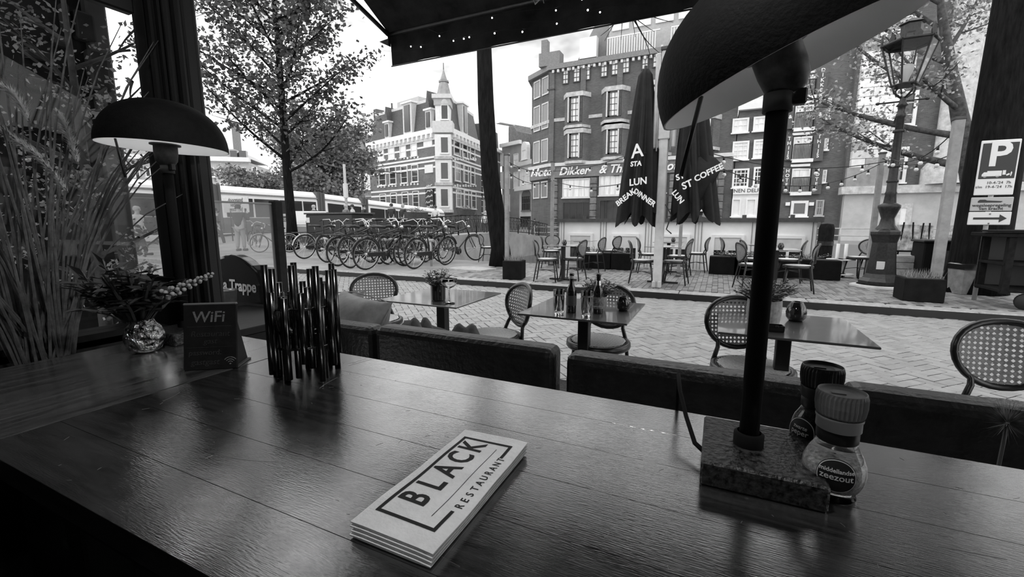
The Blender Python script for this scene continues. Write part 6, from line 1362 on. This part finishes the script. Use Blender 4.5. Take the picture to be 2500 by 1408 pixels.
# ---- glass screen with dark pole, traffic sign, brewery board
pl_ = VY(672, 490, 1.8); scn = thing('glass_wind_screen', 'glass wind screen ending in a dark wooden pole', 'screen', (pl_.x, 1.8, 0))
MB().bbox(-.028, .028, -.028, .028, 0, 1.478, .006).build('end_pole', mat('dark weathered wood', .012, .7, var=.6, scale=20), scn); MB().box(-.004, .004, -.72, -.03, .75, 1.455).build('pane', glassmat('hazy glass', .92, 0., .20), scn); MB().bbox(-.02, .02, -.72, -.03, 0, .75, .004).build('lower_panel', black, scn); MB().bbox(-.008, .008, -.72, -.03, 1.452, 1.462, .002).build('top_edge', lgrey, scn)
sA, sB = VY(545, 482, 15), VY(609, 518, 15); sg_ = thing('traffic_notice', 'pale traffic notice with three lines of text behind the glass screen', 'sign', ((sA.x + sB.x) / 2, 15, .12)); hw_ = (sB.x - sA.x) / 2
MB().bbox(-hw_, hw_, -.02, .02, sB.z - .12, sA.z - .12, .01).build('panel', offw, sg_)
for i, w_ in enumerate(('doorgaand', 'verkeer', 'gestremd')): text(w_, 'lettering', .3, dgrey, sg_, (0, -.024, sA.z - .12 - (sA.z - sB.z) * (.2 + .3 * i)), ext=.002, bold=.004, sx=.95)
for s in (-1, 1): MB().bbox(s * hw_ * .6 - .03, s * hw_ * .6 + .03, .02, .06, 0, sA.z - .14, .005).build('leg', dgrey, sg_)
tA, tB, tC = VY(540, 690, 1.36), VY(634, 690, 1.36), VY(570, 622, 1.36)
brd = thing('brewery_board', 'black domed brewery board lettered in white beside the post', 'sign', ((tA.x + tB.x) / 2 - .08, 1.40, 0)); W_ = (tB.x - tA.x) / 2 + .09; ol = [(-W_, 0), (W_, 0), (W_, tA.z - .02)]
zc_ = tA.z - .02
for k in range(1, 13): s_ = k / 12; ol.append((W_ - 2 * W_ * s_, zc_ + (tC.z - zc_) * math.sin(pi * (.08 + .84 * s_)) ** .8))
ol.append((-W_, zc_))
MB().prism(ol, -.03, .03, 'y').build('panel', mat('gloss black board', .012, .15, spec=.7), brd, bevel=.012); text('La Trappe', 'lettering', .078, offw, brd, (.045, -.034, zc_ + .01), ext=.001, bold=.0018, shear=.1, sx=.9)
MB().tube([(x_, -.034, z_ - .012) for x_, z_ in ol[9:14]], .006, 5).build('pale_edge', offw, brd); MB().bbox(-W_ * 1.05, W_ * 1.05, -.04, .2, 0, zc_ - .07, .01).build('cabinet', black, brd)

# ---- dark neighbouring shop front seen through the side window
nbr = thing('neighbour_shop_front', 'dark brick neighbouring front with pale stone blocks beyond the side window', 'building', (-3.0, 0, 0)); dkb = brickmat('near black brick', .012, .02)  # brick and blocks are both coloured near black
MB().box(-3.0, 0, -4, 1.29, 0, 6).build('wall', dkb, nbr); MB().bbox(-.1, .05, 1.24, 1.325, 0, 6, .01).build('corner_strip', mat('grey strip', .08, .7, var=.3, scale=4), nbr)
for (x0, y0, x1, y1) in ((136, 8, 165, 85), (119, 86, 160, 122), (46, 116, 118, 155), (56, 188, 133, 228), (143, 202, 190, 244), (165, 25, 225, 110), (200, 120, 262, 230)):
    a, c = VX(x0, y0, -3), VX(x1, y1, -3); MB().bbox(0, .06, a.y, c.y, c.z, a.z, .01).build('stone_block', mat('near black stone', .022, .8, var=.5, scale=8), nbr)
for k in range(6): MB().bbox(0, .04, -.6, 1.26, .9 + k * .22, .93 + k * .22, .005).build('ledge', blackm, nbr)
q = VX(232, 640, -2.55); tree('potted_shrub', 'small shrub with tiny pale leaves between the side window and the dark front', (q.x, q.y, 0), [(0, 0, 0), (.02, 0, .9), (-.02, .02, 1.5), (0, .02, 2.3)], [.03, .025, .02, .008], [(.9 + .1 * k, k * 2.4, .45 - .012 * k, .25, .01) for k in range(13)], lf3, 5, .022, 44, bark2, 5, .10)

# ---- street lantern
q = G(2146, 700, .12); lm = thing('street_lantern', 'old cast iron street lantern with a glazed six-sided head', 'street lamp', (q.x, q.y, .12))
MB().lathe([(.46, 0), (.46, .03), (.36, .05)], 24).build('foot_ring', stone, lm)
MB().lathe([(.33, .03), (.34, .12), (.28, .18), (.235, .26), (.205, .55), (.19, .85), (.215, .95), (.235, 1.0), (.235, 1.05), (.17, 1.1)], 8, smooth=False).build('base', iron, lm); MB().lathe([(.17, 1.1), (.12, 1.18), (.10, 1.3), (.15, 1.45), (.17, 1.5), (.17, 1.54), (.10, 1.58)], 18).build('pedestal', iron, lm)
MB().lathe([(.10, 1.58), (.085, 1.75), (.095, 1.78), (.08, 1.82), (.068, 2.4), (.06, 3.28), (.075, 3.3), (.075, 3.36), (.055, 3.38), (.055, 3.5), (.09, 3.52), (.05, 3.58), (.045, 3.72)], 14).build('shaft', iron, lm)
for z in (2.0, 2.3, 3.0): MB().lathe([(.085, z), (.095, z + .02), (.085, z + .05)], 14).build('collar', iron, lm)
MB().bbox(.15, .21, -.06, .06, .35, .5, .004).build('sticker', offw, lm).rotation_euler = (0, 0, -R(110))
MB().tube([(-.34, 0, 3.6), (.34, .06, 3.64)], .018, 8).build('ladder_bar', iron, lm)
for s in (-1, 1): MB().ball((s * .36, .06 if s > 0 else 0, 3.6 + (.04 if s > 0 else 0)), .035, 8, 5).build('bar_knob', iron, lm)
for k in range(4): a = pi / 2 * k + .4; MB().tube([(0.03 * math.cos(a), .03 * math.sin(a), 3.68), (.17 * math.cos(a), .17 * math.sin(a), 3.84), (.2 * math.cos(a), .2 * math.sin(a), 3.98), (.13 * math.cos(a), .13 * math.sin(a), 4.08)], .018, 6).build('scroll', iron, lm)
z0_, z1_, ra, rb = 4.08, 4.78, .19, .40; n6 = 6
MB().lathe([(.21, z0_ - .03), (.22, z0_), (.19, z0_ + .02)], n6, smooth=False, capb=True).build('head_floor', iron, lm)
for k in range(n6):
    a, c = 2 * pi * k / n6, 2 * pi * (k + 1) / n6; P_ = [Vector((ra * math.cos(a), ra * math.sin(a), z0_)), Vector((ra * math.cos(c), ra * math.sin(c), z0_)), Vector((rb * math.cos(c), rb * math.sin(c), z1_)), Vector((rb * math.cos(a), rb * math.sin(a), z1_))]
    MB().tube([P_[0], P_[3]], .016, 5).build('glazing_bar', iron, lm); b = MB(); cc = sum(P_, Vector()) / 4; b.quad(*[cc + (v_ - cc) * .97 for v_ in P_]); b.build('pane', glassmat('lantern glass', .95) if 'lantern glass' not in MATS else MATS['lantern glass'], lm, solid=.006)
    MB().tube([P_[2], P_[3]], .028, 6).build('top_bar', iron, lm); MB().prism([(-.05, 0), (.05, 0), (.06, .06), (0, .14), (-.06, .06)], -.012, .012, 'y').build('crest', iron, lm, (P_[3] + P_[2]) / 2, (0, 0, (a + c) / 2 + pi / 2))
    MB().prism([(-.03, 0), (.03, 0), (.04, .08), (0, .2), (-.04, .08)], -.012, .012, 'y').build('crest', iron, lm, P_[3], (0, 0, a + pi / 2))
MB().lathe([(.42, z1_), (.30, z1_ + .10), (.16, z1_ + .16), (.16, z1_ + .30), (.2, z1_ + .32), (.02, z1_ + .42)], n6, smooth=False).build('roof', iron, lm); MB().lathe([(.03, z0_ + .02), (.05, z0_ + .1), (.1, z0_ + .25), (.09, z0_ + .33), (.02, z0_ + .36)], 14).build('lamp_unit', mat('frosted lamp', .5, .5), lm)

def zmap(z):
    for (a, b), (c, d) in zip(((0, 0), (1.58, 1.58), (3.6, 3.38), (3.72, 3.46), (4.08, 3.66)), ((1.58, 1.58), (3.6, 3.38), (3.72, 3.46), (4.08, 3.66), (9, 8.58))):
        if z <= c: return b + (z - a) * (d - b) / (c - a)
for c in kids(lm):
    if c.name.startswith('crest'): c.location.z = zmap(c.location.z)
    else:
        for v_ in c.data.vertices: v_.co.z = zmap(v_.co.z)
# ---- parking sign before the thick trunk
YS = 9.3; c0, c1 = VY(2385, 345, YS), VY(2484, 345, YS); cxs = (c0.x + c1.x) / 2 + .05; Ws = (c1.x - c0.x) * .98
sgn = thing('parking_sign', 'dark parking sign with lorry symbol above two pale plates', 'sign', (cxs, YS, TZ2)); zS = lambda y: VY(2430, y, YS).z - TZ2
white_ = mat('sign white', .75, .5); signd = mat('sign dark', .02, .4)
MB().tube([(0, .05, 0), (0, .05, zS(345))], .03, 10).build('pole', lgrey, sgn)
MB().bbox(-Ws / 2, Ws / 2, -.01, .01, zS(476), zS(342), .008).build('main_plate', white_, sgn)
mp_ = MB().bbox(-Ws / 2 + .02, Ws / 2 - .02, -.016, -.008, zS(436), zS(349), .004).build('dark_field', signd, sgn)
text('P', 'letter', .5, white_, mp_, (0, -.018, zS(379)), ext=.001, bold=.012)
zt0 = zS(430); u = Ws / 100
trk = MB().prism([(-38 * u, zt0), (-38 * u, zt0 + 7 * u), (-33 * u, zt0 + 14 * u), (-25 * u, zt0 + 14 * u), (-25 * u, zt0 + 18 * u), (12 * u, zt0 + 18 * u), (12 * u, zt0)], -.0195, -.017, 'y').prism([(14 * u, zt0 + 4 * u), (22 * u, zt0 + 4 * u), (22 * u, zt0 + 19 * u), (14 * u, zt0 + 19 * u)], -.0195, -.017, 'y')
trk.prism([(25 * u, zt0), (33 * u, zt0 + 4 * u), (31 * u, zt0 + 9 * u), (23 * u, zt0 + 5 * u)], -.0195, -.017, 'y').prism([(34 * u, zt0 - 1 * u), (36 * u, zt0 - 1 * u), (38 * u, zt0 + 10 * u), (36 * u, zt0 + 15 * u), (34 * u, zt0 + 10 * u)], -.0195, -.017, 'y'); trk.build('lorry_symbol', white_, mp_)
for x_ in (-30, 2): MB().lathe([(.001, -.001), (5 * u, -.001), (5 * u, .001)], 14, M=Matrix.Translation((x_ * u, -.02, zt0)) @ Matrix.Rotation(pi / 2, 4, 'X')).build('symbol_wheel', mgrey, mp_)
text("10-4-'24  7h", 'lettering', .056, signd, sgn, (.04, -.013, zS(446)), ext=.001); text("t/m  19-4-'24  17h", 'lettering', .056, signd, sgn, (-.01, -.013, zS(456)), ext=.001)
p2_ = MB().bbox(-Ws * .54, Ws * .54, -.012, .008, zS(515), zS(481), .008).build('tow_plate', mat('grey plate', .45, .5), sgn)
text('wegsleepregeling', 'lettering', .064, signd, p2_, (0, -.014, zS(501)), ext=.001, bold=.001); text('van kracht', 'lettering', .064, signd, p2_, (0, -.014, zS(509)), ext=.001, bold=.001)
MB().prism([(-.16, zS(494)), (.1, zS(494)), (.12, zS(491)), (-.06, zS(489)), (-.08, zS(487)), (-.14, zS(487)), (-.16, zS(490))], -.016, -.013, 'y').build('tow_symbol', signd, p2_)
p3_ = MB().bbox(-Ws * .55, Ws * .55, -.012, .008, zS(549), zS(517), .008).build('arrow_plate', white_, sgn); za = zS(533); MB().prism([(-Ws * .42, za - .016), (Ws * .25, za - .016), (Ws * .25, za - .06), (Ws * .44, za), (Ws * .25, za + .06), (Ws * .25, za + .016), (-Ws * .42, za + .016)], -.016, -.013, 'y').build('arrow', signd, p3_)
for zz_ in (zS(522), zS(545)): MB().ball((0, -.014, zz_), .012, 8, 5).build('rivet', mgrey, p3_)

# ---- cart, bin, crates and canvases at the right
oldw = mat('old dark timber', .010, .8, spec=.15, var=.6, scale=10, stretch=(1, 6, 1)); q = VY(2440, 720, 9.0)
ct = thing('wooden_cart', 'dark wooden market cart with shelves below the parking sign', 'cart', (4.17, 8.85, TZ2))
MB().bbox(-.62, 1.4, -.38, .38, 1.02, 1.08, .01).build('top_board', oldw, ct); MB().bbox(-.66, 1.4, -.42, .0, 1.09, 1.12, .01).build('cover', blackm, ct)
for x in (-.45, .35, 1.2):
    for y in (-.32, .32): MB().bbox(x - .04, x + .04, y - .04, y + .04, .22, 1.02, .005).build('leg', oldw, ct)
for z in (.24, .62): MB().bbox(-.5, 1.3, -.34, .34, z, z + .04, .005).build('shelf', oldw, ct)
MB().box(-.5, 1.3, .33, .35, .24, 1.02).build('back_panel', black, ct)
for x in (-.2, .9): MB().lathe([(.001, -.03), (.11, -.03), (.12, 0), (.11, .03), (.001, .03)], 16, M=Matrix.Translation((x, -.3, .12)) @ Matrix.Rotation(pi / 2, 4, 'X')).build('wheel', tyre, ct)
for x, h in ((.75, .12), (.85, .16), (.95, .13)): MB().lathe([(.03, .66), (.035, .66 + h), (.03, .66 + h), (.028, .67)], 14, (x, -.1, 0)).build('jar', glass, ct)
q = G(2345, 712, TZ2); bn = thing('waste_bin', 'square waste bin with a black liner beside the wooden cart', 'bin', (q.x - .05, q.y - .2, TZ2), R(20)); bn.scale = (.8,) * 3
b = MB().lathe([(.24, 0), (.29, .62), (.27, .62), (.23, .05)], 4, smooth=False, a0=pi / 4, capb=True).build('bin_body', mat('grey bin', .22, .6, var=.3, scale=6), bn); MB().lathe([(.30, .53), (.305, .64), (.26, .66), (.24, .5)], 4, smooth=False, a0=pi / 4).build('bin_liner', dkglass, bn)
q = VY(2310, 640, 11.2); sk_ = thing('black_crate', 'tall black crate behind the planter with heather', 'crate', (q.x, 11.2, TZ2)); MB().bbox(-.45, .75, -.3, .3, 0, .85, .02).build('body', blackm, sk_); MB().bbox(-.3, .05, -.31, -.3, .25, .7, .003).build('panel', dgrey, sk_); MB().bbox(-.48, .78, -.33, .33, .85, .89, .01).build('lid', black, sk_)
art = mat('painted canvas', .35, .6, var=.9, scale=3.2, v2=.85, detail=7, coord='Generated'); art2 = mat('painted canvas dark', .2, .6, var=.9, scale=4.5, v2=.8, detail=8, coord='Generated')
for x0, y0, x1, y1, Y, m, lb in ((2193, 548, 2240, 612, 12.0, art, 'leaning canvas with a pale sail shape right of the lantern'), (2246, 550, 2277, 600, 12.1, art2, 'dark canvas left of the tall grey post'), (2296, 550, 2345, 598, 12.1, art2, 'mottled canvas right of the tall grey post')):
    a, c = VY(x0, y0, Y), VY(x1, y1, Y); t = thing('canvas_painting', lb, 'painting', ((a.x + c.x) / 2, Y, TZ2)); MB().bbox((a.x - c.x) / 2, (c.x - a.x) / 2, -.015, .015, c.z - TZ2, a.z - TZ2, .004).build('canvas', m, t, None, (-R(4), 0, 0))
    for s in (-1, 1): MB().tube([(s * (c.x - a.x) * .4, .05, 0), (s * (c.x - a.x) * .2, .06, a.z - TZ2 + .05)], .015, 6).build('easel_leg', oldw, t)
    MB().bbox((a.x - c.x) / 2, (c.x - a.x) / 2, -.04, .03, c.z - TZ2 - .03, c.z - TZ2, .004).build('easel_shelf', oldw, t)
t = thing('wooden_crate', 'pale wooden crate below the leaning canvas', 'crate', (VY(2215, 650, 11.5).x, 11.5, TZ2))
for k in range(4): MB().bbox(-.3, .3, -.21, -.19, .04 + k * .13, .15 + k * .13, .004).build('slat', mat('pale timber', .36, .7, var=.3, scale=8), t)
MB().box(-.28, .28, -.19, .2, 0, .56).build('inner_box', lgrey, t)
for i, (px, lb) in enumerate(((2042, 'left white garden stand at the end of the houseboat'), (2062, 'right white garden stand at the end of the houseboat'))):
    q = VY(px, 640, 12.05); t = thing('white_stand', lb, 'stand', (q.x, 12.05, TZ2))
    for z in (.05, .38): MB().lathe([(.001, z), (.2, z), (.2, z + .03), (.001, z + .03)], 14).build('tray', white, t)
    MB().tube([(0, 0, 0), (0, 0, .75)], .035, 8).build('stem', white, t)
# chimney of the houseboat and mooring post behind its end
q = VY(2010, 600, 12.8); t = thing('mooring_post', 'dark mooring post at the right end of the houseboat', 'post', (q.x, 12.62, -1.1)); MB().lathe([(.15, 0), (.16, 2.3), (.13, 2.4), (.001, 2.42)], 12).build('pile', oldw, t); MB().lathe([(.17, 1.9), (.17, 2.0)], 12).build('band', iron, t)
# overhead wires and their pole on the bridge
q = pt(848, 31); t = thing('tram_pole', 'slim grey tram wire pole behind the parked bicycles', 'pole', (q.x, q.y, deck(q.y) if q.y < 34 else 0)); MB().tube([(0, 0, 0), (0, 0, 4.6)], .09, 8).build('shaft', lgrey, t); MB().bbox(-.16, .16, -.1, .1, 2.3, 3.3, .03).build('sign_box', offw, t); MB().tube([(0, 0, 4.3), (-3, 1, 4.9)], .03, 6).tube([(0, 0, 4.4), (3.5, 2, 4.0)], .03, 6).build('arm', iron, t)
for i, (a, b) in enumerate((((470, 100), (640, 40)), ((490, 262), (660, 300)))):
    A_, B_ = pt(a[0], 24), pt(b[0], 34); A_.z, B_.z = 1.35 + (542 - a[1]) * 24 / FPX, 1.35 + (542 - b[1]) * 34 / FPX; tag(MB().tube([A_, (A_ + B_) / 2 - Vector((0, 0, .2)), B_], .02, 5).build('overhead_wire', iron), ('upper', 'lower')[i] + ' overhead tram wire beside the window post', 'wire')

bpy.data.scenes.remove(TMP)
